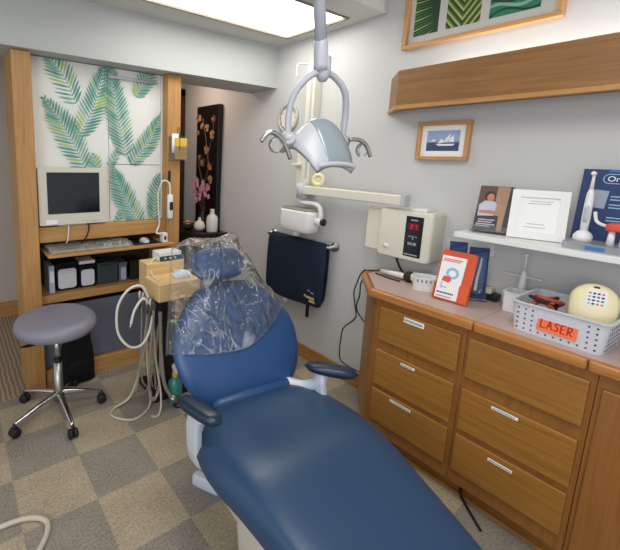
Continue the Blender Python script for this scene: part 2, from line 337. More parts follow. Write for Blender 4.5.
# ------------------------------------------------------------------ setting
struct('floor', Box(-2.2, WX, -1.6, 2.56, -0.06, 0), M['floor'])
struct('floor_hall', Box(-2.2, WX, 2.56, YF, -0.06, 0.004), M['ribbed'])
struct('wall_right', Box(WX, WX+0.1, -1.6, YF, 0, 2.85), M['wall'])
struct('wall_back', Box(-2.2, WX, YF, YF+0.1, 0, 2.85), M['wall_far'])
struct('ceiling', Box(-2.2, WX, -1.6, 1.517, 2.72, 2.8), M['ceil'])
bm = B()       # lowered ceiling with the opening of the light panel left free
for a in ((-2.2, 0.92, 1.517, 2.457), (2.14, WX, 1.517, 2.457), (0.92, 2.14, 1.517, 1.697), (0.92, 2.14, 2.247, 2.457), (-2.2, WX-0.02, 2.457, 2.50)): box(bm, *a, 2.44, 2.72)
struct('ceiling_lowered', bm, M['ceil'])
struct('wall_soffit', prism(B(), [(WX, 2.457), (WX, 2.805), (-2.2, 2.86), (-2.2, 2.555)], 2.125, 2.72), M['soffit'])
struct('ceiling_hall', Box(-2.2, WX, 2.805, YF, 2.50, 2.58), M['wall_far'])
bm = Box(WX-0.016, WX, 1.40, YF, 0, 0.095); box(bm, WX-0.022, WX-0.016, 1.40, YF, 0, 0.018)
struct('baseboard_right', bm, M['base'], bevel=0.003)
struct('baseboard_back', Box(-2.2, 1.5, YF-0.016, YF, 0.004, 0.15), M['oakx'], bevel=0.003)
bm = Box(1.55, 2.14, YF-0.04, YF, 0.004, 2.2); box(bm, 2.17, 2.25, YF-0.06, YF, 0.004, 2.3); box(bm, 1.45, 2.25, YF-0.06, YF, 2.22, 2.3)
struct('door_1', bm, M['darkwood'], bevel=0.004)

lp = thing('ceiling_light', 'bright rectangular fluorescent light panel set in the lowered ceiling', 'ceiling light', (1.53, 1.97, 2.44))
bm = B()
for a in ((0.92, 2.14, 1.697, 1.712), (0.92, 2.14, 2.232, 2.247), (0.92, 0.935, 1.712, 2.232), (2.125, 2.14, 1.712, 2.232)): box(bm, *a, 2.432, 2.46)
obj('trim_frame', bm, M['paneltrim'], lp)
obj('diffuser', Box(0.935, 2.125, 1.712, 2.232, 2.446, 2.456), M['diffuser'], lp)

# ------------------------------------------------------------------ workstation at the far end
ws = thing('workstation_cabinet', 'built-in oak workstation with palm leaf panels and open shelves under the soffit', 'cabinet', (0.9, 2.6, 0))
PY = 2.60
obj('post', Box(0.328, 0.432, 2.545, 2.86, 0, 2.122), M['post'], ws, bevel=0.004)
obj('post', Box(1.312, 1.418, 2.545, 2.86, 0, 2.122), M['post'], ws, bevel=0.004)
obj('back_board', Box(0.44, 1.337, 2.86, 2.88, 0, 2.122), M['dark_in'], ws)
obj('sill', Box(0.44, 1.337, PY-0.005, 2.70, 0.985, 1.085), M['oakx'], ws, bevel=0.004)
obj('keyboard_tray', Box(0.463, 1.332, 2.45, 2.84, 0.915, 0.935), M['oakx'], ws, bevel=0.003)
obj('shelf', Box(0.44, 1.337, PY, 2.86, 0.575, 0.628), M['oakx'], ws, bevel=0.003)
obj('lower_panel', Box(0.44, 1.337, 2.612, 2.63, 0.12, 0.54), M['bluegrey'], ws, bevel=0.003)
obj('plinth', Box(0.44, 1.337, 2.575, 2.63, 0, 0.115), M['oakx'], ws, bevel=0.003)

# printed fronds on the cotton panels; (u,z) on the plane Y=2.64
def frond_geo(bm, base, tip, hw, yp, clip, rnd):
    cnt = [0]
    bx, bz = base; tx, tz = tip; L = math.hypot(tx-bx, tz-bz); d = Vector(((tx-bx)/L, (tz-bz)/L)); n = Vector((-d.y, d.x))
    bend = rnd.uniform(-0.10, 0.10)*L
    def sp(t): return Vector((bx, bz))+d*L*t+n*bend*math.sin(PI*t)
    def put(poly, mi):
        # clip the printed shape to its panel
        for ax, lo in ((0, clip[0]), (1, clip[2])): poly = clip_poly(poly, ax, lo, 1)
        for ax, hi in ((0, clip[1]), (1, clip[3])): poly = clip_poly(poly, ax, hi, -1)
        if len(poly) > 2: cnt[0] += 1; bm.faces.new([bm.verts.new((p[0], yp-0.000012*cnt[0], p[1])) for p in poly]).material_index = mi
    N = int(L/0.023)
    for i in range(N+1):
        t = i/N; env = (math.sin(PI*min(1, 0.22+0.78*t)))**0.7 if t < 0.98 else 0.25
        for s in (-1, 1):
            ln = hw*env*rnd.uniform(0.86, 1.06); a = 0.58+0.36*t
            dd = (d*math.sin(a)+n*s*math.cos(a)); c = sp(t); e = c+dd*ln*1.15; nn = Vector((-dd.y, dd.x))*0.0080*rnd.uniform(0.7, 1.15)
            mi = rnd.choice((1, 1, 1, 2, 2, 3)) if t < 0.7 else rnd.choice((1, 1, 2))
            put([c-nn*0.3, c+dd*ln*0.4-nn, c+dd*ln*0.85-nn*0.75, e, c+dd*ln*0.85+nn*0.75, c+dd*ln*0.4+nn, c+nn*0.3], mi)
    for i in range(12):
        a, b = sp(i/12), sp((i+1)/12); q = n*0.0016
        put([a-q, b-q, b+q, a+q], 2)
def clip_poly(poly, ax, lim, s):
    out = []
    for i in range(len(poly)):
        a, b = poly[i-1], poly[i]; ia, ib = (a[ax]-lim)*s >= 0, (b[ax]-lim)*s >= 0
        if ia != ib:
            t = (lim-a[ax])/(b[ax]-a[ax]); out.append(Vector((a[0]+(b[0]-a[0])*t, a[1]+(b[1]-a[1])*t)))
        if ib: out.append(Vector((b[0], b[1])))
    return out
FR = []
def pxl(zx, zy):      # spot on the panel, measured in a grid laid over the cloth
    return zx, zy
PANEL_Y = 2.64
SP = [  # base (x,z), tip (x,z), half width
 ((0.701, 1.869), (0.533, 2.140), 0.150), ((0.715, 1.662), (0.887, 2.128), 0.150), ((0.749, 1.463), (0.517, 1.874), 0.165),
 ((1.030, 1.552), (0.929, 2.153), 0.150), ((1.075, 1.489), (1.300, 1.849), 0.125), ((1.112, 1.957), (1.241, 2.191), 0.12),
 ((1.144, 1.026), (0.939, 1.465), 0.15), ((1.257, 1.017), (1.320, 1.447), 0.115), ((0.820, 1.391), (0.802, 1.546), 0.09),
 ((0.955, 1.040), (0.968, 1.151), 0.06), ((0.907, 1.476), (0.963, 1.592), 0.06)]
for k, (x0, x1, z0, z1) in enumerate(((0.442, 0.911, 1.087, 2.12), (0.915, 1.300, 1.489, 2.12), (0.915, 1.300, 1.087, 1.485))):
    bm = Box(x0, x1, PANEL_Y, 2.66, z0, z1)
    for q, (a, b, hw) in enumerate(SP): frond_geo(bm, a, b, hw*0.74, PANEL_Y-0.0006-0.0016*q, (x0, x1, z0, z1), random.Random(q*3+1))
    obj('palm_panel', bm, None, ws, mats=[M['fabric'], M['leaf1'], M['leaf2'], M['leaf3']])
bm = cyl(B(), (0.915, 2.628, 2.062), (1.25, 2.628, 2.062), 0.011, n=14); cyl(bm, (1.25, 2.628, 2.062), (1.27, 2.628, 2.062), 0.006, n=12)
obj('pull_bar', bm, M['gplastic'], ws, smooth=True)
obj('edge_strip', Box(1.302, 1.333, 2.63, 2.655, 1.087, 2.12), M['fabric'], ws)

# monitor standing on the sill
mo = thing('monitor', 'beige flat monitor with black screen in front of palm leaf panels', 'monitor', (0.65, 2.55, 1.085))
bm = B(); R_ = [[(0.658+a, 2.575, 1.280+b) for a, b in rrect(0.43, 0.365, 0.012)], [(0.658+a, 2.605, 1.280+b) for a, b in rrect(0.43, 0.365, 0.012)], [(0.658+a, 2.633, 1.280+b) for a, b in rrect(0.34, 0.28, 0.02)]]
loft(bm, R_); obj('housing', bm, M['mon'], mo, bevel=0.003)
obj('screen', Box(0.495, 0.821, 2.5725, 2.58, 1.171, 1.433), M['screen'], mo)
bm = B()
for k in range(4): box(bm, 0.76+k*0.018, 0.771+k*0.018, 2.5722, 2.576, 1.114, 1.121)
obj('button_row', bm, M['gplastic'], mo)
obj('badge', Box(0.48, 0.55, 2.5728, 2.576, 1.106, 1.132), M['paper'], mo)
obj('foot', Box(0.56, 0.74, 2.6, 2.632, 1.0855, 1.10), M['mon'], mo, bevel=0.004)

# keyboard, mouse, pad, adaptor on the tray
kb = thing('keyboard', 'grey computer keyboard sealed in crinkled clear wrap on the oak tray', 'keyboard', (0.76, 2.58, 0.935))
bm = Box(0.49, 1.0, 2.475, 2.66, 0.9355, 0.952); obj('case', bm, M['beige'], kb, bevel=0.004)
bm = B()
for r in range(5):
    for c_ in range(20): box(bm, 0.503+c_*0.0245, 0.524+c_*0.0245, 2.492+r*0.031, 2.517+r*0.031, 0.9525, 0.960)
obj('keys', bm, mat('key_grey', (150, 144, 132), 0.6), kb)
bm = B(); N = 26
rows = []
for j in range(9):
    rows.append([bm.verts.new((0.472+i*(0.545/N), 2.462+j*0.027, 0.972+0.012*noise.noise((i*0.6, j*0.9, 3.1))-(0.03 if j in (0,) else 0)-(0.012 if i in (0, N) else 0))) for i in range(N+1)])
for j in range(8):
    for i in range(N): bm.faces.new((rows[j][i], rows[j][i+1], rows[j+1][i+1], rows[j+1][i]))
obj('plastic_wrap', bm, M['wrap'], kb, smooth=True)
tag(obj('mouse_pad', Box(1.03, 1.235, 2.47, 2.70, 0.9355, 0.940), M['blackp'], bevel=0.002), 'black mouse pad on the oak tray right of the keyboard', 'mouse pad')
ms = thing('computer_mouse', 'grey computer mouse resting on the black pad', 'mouse', (1.13, 2.53, 0.94))
bm = pillow(B(), [(0.032*math.cos(a*PI/12), 0.055*math.sin(a*PI/12)) for a in range(24)], 0.03, 0.0, lambda u, v, n: Vector((1.13+u, 2.54+v, 0.9405+n)))
obj('shell', bm, M['gplastic'], ms, smooth=True)
obj('wheel', cyl(B(), (1.127, 2.508, 0.958), (1.133, 2.508, 0.958), 0.011, n=14), M['blackp'], ms)
ad = thing('power_adaptor', 'small white box with black socket beside the mouse pad', 'adaptor', (1.25, 2.5, 0.935))
obj('case', Box(1.243, 1.285, 2.475, 2.52, 0.9355, 1.005), M['wplastic'], ad, bevel=0.004)
obj('socket', Box(1.256, 1.272, 2.4735, 2.476, 0.955, 0.982), M['blackp'], ad)

# right post: holder with yellow cards, curling cord switch
hc = thing('card_holder', 'clear card holder with yellow cards hanging on the right oak post', 'card holder', (1.41, 2.58, 1.62))
obj('yellow_card', Box(1.352, 1.448, 2.5035, 2.512, 1.535, 1.685), M['yellow'], hc)
obj('white_card', Box(1.332, 1.384, 2.513, 2.518, 1.58, 1.715), M['paper'], hc)
bm = Box(1.322, 1.446, 2.500, 2.503, 1.53, 1.63); box(bm, 1.322, 1.446, 2.503, 2.544, 1.527, 1.533); box(bm, 1.322, 1.446, 2.541, 2.544, 1.53, 1.70)
obj('clear_pocket', bm, M['acrylic'], hc)
obj('wire_hook', tube(B(), [(1.385, 2.541, 1.70), (1.385, 2.52, 1.76), (1.39, 2.505, 1.72), (1.387, 2.498, 1.60)], 0.002), M['blackp'], hc, smooth=True)
sw = thing('hand_switch', 'white handheld switch with black buttons hanging on its cord by the post', 'switch', (1.33, 2.58, 1.2))
bm = loft(B(), [[(1.325+a*s, 2.522+b*s, z) for a, b in rrect(0.045, 0.035, 0.012)] for z, s in ((1.10, 0.75), (1.11, 0.95), (1.2, 1.0), (1.265, 0.95), (1.28, 0.7))])
obj('grip', bm, M['wplastic'], sw, smooth=True)
obj('button_pad', Box(1.312, 1.340, 2.500, 2.5035, 1.165, 1.225), M['blackp'], sw, bevel=0.003)
obj('cord', tube(B(), [(1.325, 2.522, 1.278), (1.318, 2.525, 1.36), (1.275, 2.54, 1.375), (1.25, 2.56, 1.30), (1.253, 2.57, 1.20), (1.26, 2.565, 1.06), (1.22, 2.53, 1.0), (1.255, 2.50, 1.0)], 0.006), M['hosew'], sw, smooth=True)
obj('hook', Box(1.318, 1.332, 2.53, 2.544, 1.37, 1.45), M['blackp'], sw)
cdc = obj('monitor_cable', tube(B(), [(0.62, 2.588, 1.09), (0.617, 2.583, 1.05), (0.605, 2.585, 0.98), (0.59, 2.68, 0.945)], 0.0045), M['hosew'], smooth=True); tag(cdc, 'thin white cable drooping from the monitor over the oak sill', 'cable')
cdd = obj('monitor_cable', tube(B(), [(0.75, 2.588, 1.09), (0.745, 2.583, 1.04), (0.71, 2.585, 0.98), (0.69, 2.70, 0.945)], 0.0045), M['rubber'], smooth=True); tag(cdd, 'thin black cable drooping from the monitor over the oak sill', 'cable')

# boxes on the open shelf under the tray
bd = thing('binder', 'pale blue upright binder at the left end of the open shelf', 'binder', (0.515, 2.7, 0.628))
obj('cover', Box(0.497, 0.532, 2.645, 2.82, 0.6285, 0.815), M['binder'], bd, bevel=0.003); obj('spine_label', Box(0.503, 0.526, 2.6435, 2.646, 0.70, 0.78), M['paper'], bd)
def sbox(x0, x1, h, m, lab, lm, label, cat='box', lid=True):
    t = thing('storage_box', label, cat, ((x0+x1)/2, 2.7, 0.628))
    obj('body', Box(x0, x1, 2.66, 2.82, 0.6285, 0.628+h*0.9), m, t, bevel=0.006)
    if lid: obj('lid', Box(x0-0.003, x1+0.003, 2.657, 2.823, 0.629+h*0.9, 0.629+h), m, t, bevel=0.004)
    if lab:
        w2 = (x1-x0)/2-0.012; cx = (x0+x1)/2
        obj('front_label', prism(B(), [(a, b) for a, b in rrect(w2*2, h*0.7, 0.02)], 0, 0.0012, mx=frame_mx((cx, 2.6585, 0.628+h*0.43), (1, 0, 0), (0, 0, 1))), lm, t)
    return t
sbox(0.545, 0.688, 0.195, M['black'], 1, M['bin_wht'], 'black storage box with large white label next to the pale binder')
sbox(0.697, 0.812, 0.165, M['black'], 1, M['bin_wht'], 'shorter black storage box with white rounded label, second along the shelf')
sbox(0.824, 0.975, 0.16, M['green_bl'], 0, None, 'dark green-grey storage box in the middle of the open shelf')
sbox(0.985, 1.045, 0.145, M['bluegrey'], 1, M['binder'], 'narrow blue-grey box with pale label on the open shelf')
sbox(1.07, 1.155, 0.15, M['blackp'], 0, None, 'small plain black box at the right of the open shelf')
tag(obj('paper_stack', Box(0.70, 0.81, 2.67, 2.80, 0.7935, 0.815), M['paper'], bevel=0.002), 'flat pack of white papers lying on the shorter labelled box', 'papers')

bg = thing('shoulder_bag', 'black fabric bag on the floor behind the round stool', 'bag', (0.64, 2.47, 0))
pl = [(-0.10, 0.0), (0.10, 0.0), (0.115, 0.06), (0.105, 0.25), (0.07, 0.34), (0.0, 0.36), (-0.07, 0.34), (-0.105, 0.25), (-0.115, 0.06)]
pl = [(p.x, p.y) for p in spline([(a, b, 0) for a, b in pl], 4, True)]
obj('body', pillow(B(), pl, 0.06, 0.05, lambda u, v, n: Vector((0.63+u, 2.525-n*0.8, max(0.002, v+0.004))), ctr=(0, 0.16)), M['black'], bg, smooth=True)
obj('pocket', pillow(B(), [(a*0.08, b*0.07) for a, b in [(math.cos(i*PI/12), math.sin(i*PI/12)) for i in range(24)]], 0.03, 0.0, lambda u, v, n: Vector((0.63+u, 2.485-n, 0.13+v))), M['black'], bg, smooth=True)
obj('strap', tube(B(), [(0.57, 2.47, 0.33), (0.58, 2.45, 0.41), (0.64, 2.45, 0.43), (0.69, 2.46, 0.40), (0.70, 2.47, 0.32)], 0.009), M['black'], bg, smooth=True)

# ------------------------------------------------------------------ alcove: console, vases, lacquer panel
ct = thing('console_table', 'black console table against the long wall in the hall alcove', 'table', (2.08, 3.5, 0))
obj('top', prism(B(), [(2.255, 3.05), (2.20, 3.04), (1.98, 3.12), (1.90, 3.25), (1.90, 3.92), (2.255, 3.92)], 0.80, 0.825), M['lacquer'], ct, bevel=0.004)
obj('apron', Box(1.94, 2.24, 3.16, 3.88, 0.69, 0.80), M['lacquer'], ct)
for x, y in ((1.95, 3.18), (2.20, 3.10), (1.95, 3.86), (2.20, 3.86)): obj('leg', Box(x, x+0.035, y, y+0.035, 0.004, 0.70), M['lacquer'], ct)
lq = thing('lacquer_panel', 'tall black lacquer panel with tan blossom branches standing on the console', 'decorative panel', (2.2, 3.45, 0.81))
obj('board', Box(2.20, 2.255, 3.20, 3.60, 0.8255, 2.07), M['lacquer'], lq, bevel=0.006)
bm = B(); rnd = random.Random(5)
mxp = wallmx(2.1995, 3.40, 1.45)
tw = [(0.02, -0.5), (-0.05, -0.25), (0.04, 0.0), (0.0, 0.25), (-0.08, 0.5)]
tube(bm, [mxp @ Vector((a, b, 0.002)) for a, b in tw], 0.006, n=6, mi=1)
tube(bm, [mxp @ Vector((a, b, 0.002)) for a, b in ((0.02, 0.1), (0.1, 0.3), (0.13, 0.5))], 0.005, n=6, mi=1)
tube(bm, [mxp @ Vector((a, b, 0.002)) for a, b in ((-0.04, -0.2), (-0.12, -0.02), (-0.15, 0.12))], 0.005, n=6, mi=1)
for cx, cz, q in ((-0.16, 0.50, 0.055), (-0.09, 0.42, 0.04), (0.0, 0.40, 0.045), (0.12, 0.48, 0.04), (0.10, 0.33, 0.05), (0.0, 0.18, 0.05), (-0.06, 0.05, 0.05), (0.07, 0.02, 0.05), (-0.12, 0.1, 0.04), (0.08, -0.12, 0.05), (0.0, -0.2, 0.04), (-0.17, 0.36, 0.03)):
    for k in range(5):
        a = k*2*PI/5+rnd.random(); c = Vector((cx+math.cos(a)*q*0.5, cz+math.sin(a)*q*0.5))
        flat(bm, [(c.x+q*0.42*math.cos(j*PI/4), c.y+q*0.42*math.sin(j*PI/4)) for j in range(8)], mxp, 0.003+0.0004*k, mi=0 if rnd.random() < 0.75 else 1)
obj('blossom_inlay', bm, None, lq, mats=[M['pearl'], M['pearl2']])
def vase(name, label, prof, x, y, m):
    return tag(obj(name, lathe(B(), prof, (x, y, 0.8255)), m, smooth=True), label, 'vase')
vase('bottle_vase', 'tall white ceramic bottle vase with narrow neck on the black console', [(0, 0), (0.054, 0), (0.058, 0.01), (0.058, 0.13), (0.05, 0.155), (0.022, 0.18), (0.020, 0.215), (0.024, 0.225), (0.014, 0.224), (0, 0.18)], 2.135, 3.165, M['ceramic'])
vase('round_vase', 'squat round white vase with pinched neck beside the bottle vase', [(0, 0), (0.03, 0), (0.055, 0.025), (0.060, 0.05), (0.045, 0.085), (0.018, 0.105), (0.012, 0.125), (0.016, 0.135), (0, 0.13)], 2.045, 3.255, M['ceramic'])
fv = thing('flower_vase', 'dark vase of pink silk blossoms before the lacquer panel', 'flowers', (2.10, 3.42, 0.81))
obj('vase', lathe(B(), [(0, 0), (0.04, 0), (0.055, 0.06), (0.05, 0.12), (0.03, 0.17), (0.035, 0.19), (0.02, 0.188), (0, 0.15)], (2.12, 3.32, 0.8255)), M['lacquer'], fv, smooth=True)
bm = B(); heads = []
for k in range(14):
    a = rnd.uniform(0, 2*PI); rr_ = rnd.uniform(0.02, 0.10); h = rnd.uniform(1.14, 1.34)
    e = Vector((2.085+math.cos(a)*rr_*0.7, 3.27+math.sin(a)*rr_*1.2, h)); heads.append(e)
    tube(bm, [(2.12, 3.32, 0.98), ((2.12+e.x)/2, (3.32+e.y)/2+0.01, (0.98+h)/2+0.02), e], 0.003, n=6, k=5)
obj('stems', bm, M['twig'], fv, smooth=True)
for e in heads:
    bm = B()
    for q in range(3):
        c = e+Vector((rnd.uniform(-0.03, 0.03), rnd.uniform(-0.035, 0.035), rnd.uniform(-0.03, 0.03)))
        for p_ in range(5):
            a = p_*2*PI/5; dv = Vector((-0.35, math.cos(a), math.sin(a))).normalized(); sd = dv.cross(Vector((-1, 0, 0))).normalized()
            pts = [c, c+dv*0.012+sd*0.010, c+dv*0.026+sd*0.008, c+dv*0.03, c+dv*0.026-sd*0.008, c+dv*0.012-sd*0.010]
            bm.faces.new([bm.verts.new(x) for x in pts])
    obj('blossom', bm, M['pink'], fv, solid=0.0015)
po = thing('dried_flower_dish', 'low dish of orange and white dried flowers at the console end by the post', 'flowers', (1.96, 3.40, 0.81))
obj('dish', lathe(B(), [(0, 0), (0.03, 0), (0.055, 0.02), (0.06, 0.035), (0.052, 0.033), (0, 0.012)], (1.985, 3.38, 0.8255)), M['lacquer'], po, smooth=True)
for k, m in enumerate(('orangef', 'ceramic', 'orangef', 'pearl', 'ceramic', 'orangef')):
    a = k*PI/3; c = Vector((1.985+0.03*math.cos(a), 3.38+0.03*math.sin(a), 0.877+0.016*(k % 2)))
    bm = B()
    for j in range(7):
        q = j*2*PI/7; dv = Vector((math.cos(q), math.sin(q), 0.5)).normalized(); sd = dv.cross(Vector((0, 0, 1))).normalized()
        bm.faces.new([bm.verts.new(x) for x in (c, c+dv*0.02+sd*0.011, c+dv*0.034, c+dv*0.02-sd*0.011)])
    lathe(bm, [(0, 0), (0.010, 0.004), (0.008, 0.012), (0, 0.014)], c, n=8)
    obj('dried_flower', bm, M[m], po, solid=0.002)

# ------------------------------------------------------------------ round stool
st = thing('round_stool', 'round grey vinyl stool on a five-spoke chrome base with black castors', 'stool', (0.455, 2.27, 0))
SX, SY = 0.455, 2.27
obj('seat', lathe(B(), [(0, 0.535), (0.19, 0.535), (0.216, 0.545), (0.226, 0.565), (0.226, 0.585), (0.218, 0.606), (0.20, 0.618), (0.17, 0.623), (0, 0.625)], (SX, SY, 0), 48), M['lav'], st, smooth=True)
obj('seat_plate', lathe(B(), [(0, 0.515), (0.09, 0.515), (0.10, 0.534), (0, 0.5345)], (SX, SY, 0), 24), M['blackp'], st, smooth=True)
obj('gas_rod', cyl(B(), (SX, SY, 0.30), (SX, SY, 0.516), 0.016), M['chrome'], st, smooth=True)
obj('collar', cyl(B(), (SX, SY, 0.335), (SX, SY, 0.352), 0.027), M['blackp'], st, smooth=True)
obj('column', lathe(B(), [(0, 0.09), (0.034, 0.09), (0.026, 0.13), (0.025, 0.335), (0, 0.336)], (SX, SY, 0), 24), M['steel'], st, smooth=True)
bm = pillow(B(), [(0.045*math.cos(a*PI/8), 0.016*math.sin(a*PI/8)) for a in range(16)], 0.006, 0.006, lambda u, v, n: Vector((SX-0.16+u, SY-0.07+v, 0.505+n)))
tube(bm, [(SX-0.02, SY-0.01, 0.522), (SX-0.10, SY-0.045, 0.515), (SX-0.15, SY-0.065, 0.507)], 0.006)
obj('height_lever', bm, M['blackp'], st, smooth=True)
for k, (cx, cy) in enumerate(((0.199, 2.178), (0.465, 2.003), (0.70, 2.235), (0.60, 2.505), (0.294, 2.485))):
    d = Vector((cx-SX, cy-SY, 0)); L = d.length; d.normalize(); s = Vector((-d.y, d.x, 0))
    loops = []
    for t, z, hw, hh in ((0.0, 0.135, 0.024, 0.024), (0.12, 0.13, 0.022, 0.02), (0.5, 0.112, 0.016, 0.014), (0.95, 0.082, 0.013, 0.010), (1.0, 0.078, 0.010, 0.008)):
        c = Vector((SX, SY, z))+d*L*t
        loops.append([c+s*hw*math.cos(q*PI/6)+Vector((0, 0, hh))*math.sin(q*PI/6) for q in range(12)])
    sp_ = obj('spoke', loft(B(), loops), M['chrome'], st, smooth=True)
    cc = Vector((cx, cy, 0.0285)); a_ = d.cross(Vector((0, 0, 1)))
    bm = B()
    for sg in (-1, 1): lathe(bm, [(0, -0.011), (0.022, -0.011), (0.028, -0.005), (0.028, 0.005), (0.022, 0.011), (0, 0.011)], n=20, mx=align(cc+a_*0.014*sg, a_))
    cyl(bm, cc+Vector((0, 0, 0.01)), cc+Vector((0, 0, 0.052)), 0.009, n=10)
    obj('castor', bm, M['rubber'], st, smooth=True)

# ------------------------------------------------------------------ delivery unit with hoses
du = thing('dental_delivery_unit', 'pale wood dental delivery unit with hanging hoses left of the chair', 'dental unit', (1.05, 2.1, 0))
obj('lower_block', Box(0.958, 1.24, 1.95, 2.15, 0.705, 0.815), M['birch'], du, bevel=0.006)
obj('upper_block', Box(0.975, 1.24, 2.153, 2.28, 0.705, 0.888), M['birch'], du, bevel=0.006)
obj('column', Box(1.06, 1.16, 2.12, 2.22, 0.05, 0.70), M['blackp'], du, bevel=0.006)
obj('base_plate', Box(0.98, 1.24, 2.04, 2.30, 0.0, 0.05), M['blackp'], du, bevel=0.008)
obj('instrument_bar', Box(0.925, 0.953, 1.98, 2.16, 0.66, 0.70), M['steel'], du, bevel=0.004)
for k, (x, y, z) in enumerate(((0.93, 1.985, 0.70), (0.93, 2.035, 0.69), (0.93, 2.09, 0.70), (0.93, 2.14, 0.695))):
    obj('instrument_handle', cyl(B(), (x-0.012, y, z+0.035), (x-0.005, y, z-0.07), 0.010, 0.007, 12), M['steel'], du, smooth=True)
rnd = random.Random(11)
for k in range(7):
    y = 1.97+0.028*k; x = 0.935+0.012*(k % 3); low = rnd.uniform(0.02, 0.14); dx = rnd.uniform(-0.10, 0.06); dy = rnd.uniform(-0.06, 0.04)
    pts = [(x, y, 0.64), (x-0.01+dx*0.2, y+dy*0.3, 0.45), (x-0.02+dx*0.7, y-0.01+dy*0.6, 0.2), (x+dx, y+dy, low+0.02), (x+0.05+dx*0.7, y+dy+0.02, low), (x+0.07, y+0.05, 0.25), (1.06, 2.14, 0.5)]
    obj('hose', tube(B(), pts, 0.0062), M['hose'] if k % 3 else M['greyhose'], du, smooth=True)
obj('hose', tube(B(), [(0.915, 2.0, 0.73), (0.87, 2.0, 0.81), (0.79, 2.0, 0.80), (0.735, 2.02, 0.70), (0.735, 2.02, 0.55), (0.79, 2.0, 0.46), (0.86, 1.99, 0.45), (0.91, 1.99, 0.51), (0.935, 1.985, 0.62)], 0.0075, n=12), M['hosew'], du, smooth=True)
obj('hose', tube(B(), [(0.915, 1.99, 0.70), (0.87, 1.98, 0.74), (0.82, 1.98, 0.68), (0.80, 1.985, 0.60)], 0.008), M['hosew'], du, smooth=True)
obj('syringe_tip', cyl(B(), (0.80, 1.985, 0.60), (0.792, 1.985, 0.565), 0.009, 0.005), M['steel'], du, smooth=True)
obj('hose', tube(B(), [(0.95, 2.08, 0.60), (0.92, 2.10, 0.30), (0.85, 2.12, 0.06), (0.74, 2.12, 0.0085), (0.71, 2.05, 0.0085), (0.80, 1.96, 0.0085), (0.92, 2.01, 0.01), (0.97, 2.08, 0.06)], 0.0075), M['hose'], du, smooth=True)
obj('hose', tube(B(), [(0.97, 2.06, 0.60), (0.98, 2.03, 0.3), (0.985, 1.97, 0.1), (0.95, 1.92, 0.012), (0.90, 1.93, 0.01)], 0.0065), M['hose'], du, smooth=True)
bm = tube(B(), [(1.0, 2.02, 0.62), (1.005, 2.01, 0.35), (1.02, 1.99, 0.15), (1.06, 1.96, 0.06)], 0.012)
obj('suction_hose', bm, M['greyhose'], du, smooth=True)
obj('suction_tip', cyl(B(), (1.05, 1.965, 0.07), (1.085, 1.945, 0.035), 0.021, 0.023), M['steel'], du, smooth=True)
dv = thing('control_box', 'small white box with dark teal front on the pale wood block', 'device', (1.10, 2.2, 0.905))
obj('case', Box(1.065, 1.225, 2.165, 2.27, 0.8885, 0.945), M['wplastic'], dv, bevel=0.004)
obj('front_panel', Box(1.067, 1.223, 2.1615, 2.166, 0.892, 0.922), M['teal'], dv)
for k in range(3): obj('knob', cyl(B(), (1.105+0.035*k, 2.162, 0.907), (1.105+0.035*k, 2.154, 0.907), 0.007, n=12), M['gplastic'], dv, smooth=True)
obj('cable', tube(B(), [(1.066, 2.20, 0.91), (1.02, 2.18, 0.898), (1.0, 2.14, 0.83), (0.985, 2.0, 0.820)], 0.004), M['hosew'], dv, smooth=True)
tg = obj('tissue_pack', pillow(B(), [(0.075*math.cos(a*PI/10), 0.05*math.sin(a*PI/10)) for a in range(20)], 0.045, 0.0, lambda u, v, n: Vector((1.155+u*0.8, 2.03+v*0.8, 0.8165+n+0.008*noise.noise((u*40, v*40, 1)) if n > 0 else 0.8165))), mat('pale_blue_tissue', (206, 220, 228), 0.7, var=0.1, vscale=30), smooth=True)
tag(tg, 'crumpled pale blue packet on the lower wooden block beside the plastic cover', 'packet')
sb = thing('spray_bottle', 'plastic bottle of teal liquid with yellow collar on floor behind chair', 'bottle', (1.12, 2.0, 0))
obj('body', lathe(B(), [(0, 0.001), (0.042, 0.001), (0.046, 0.01), (0.046, 0.10), (0.043, 0.14), (0.02, 0.165), (0.016, 0.175), (0, 0.175)], (1.10, 2.0, 0)), M['liquid'], sb, smooth=True)
obj('collar', lathe(B(), [(0, 0.17), (0.02, 0.17), (0.02, 0.20), (0, 0.20)], (1.10, 2.0, 0)), M['yellow'], sb, smooth=True)
obj('spray_head', loft(B(), [[(1.10+a, 2.0+b-0.01, z) for a, b in rrect(0.03, l, 0.01)] for z, l in ((0.20, 0.03), (0.225, 0.07), (0.245, 0.075), (0.25, 0.06))]), M['wplastic'], sb, smooth=True)
cd = obj('floor_cable', tube(B(), [(1.10, 2.17, 0.055), (1.09, 2.02, 0.006), (1.07, 1.94, 0.006), (1.12, 1.90, 0.006), (1.2, 1.8, 0.006)], 0.005), M['rubber'], smooth=True)
tag(cd, 'black cord running on the floor tiles from the delivery unit towards the chair', 'cord')
hz = obj('floor_hose', tube(B(), [(-0.32, 1.52, 0.012), (-0.10, 1.60, 0.012), (0.06, 1.615, 0.012), (0.17, 1.60, 0.012), (0.235, 1.545, 0.012), (0.22, 1.47, 0.012), (0.14, 1.38, 0.012), (0.0, 1.26, 0.012)], 0.011, n=12), M['hose'], smooth=True)
tag(hz, 'ivory hose looped on the carpet tiles in front of the stool', 'hose')

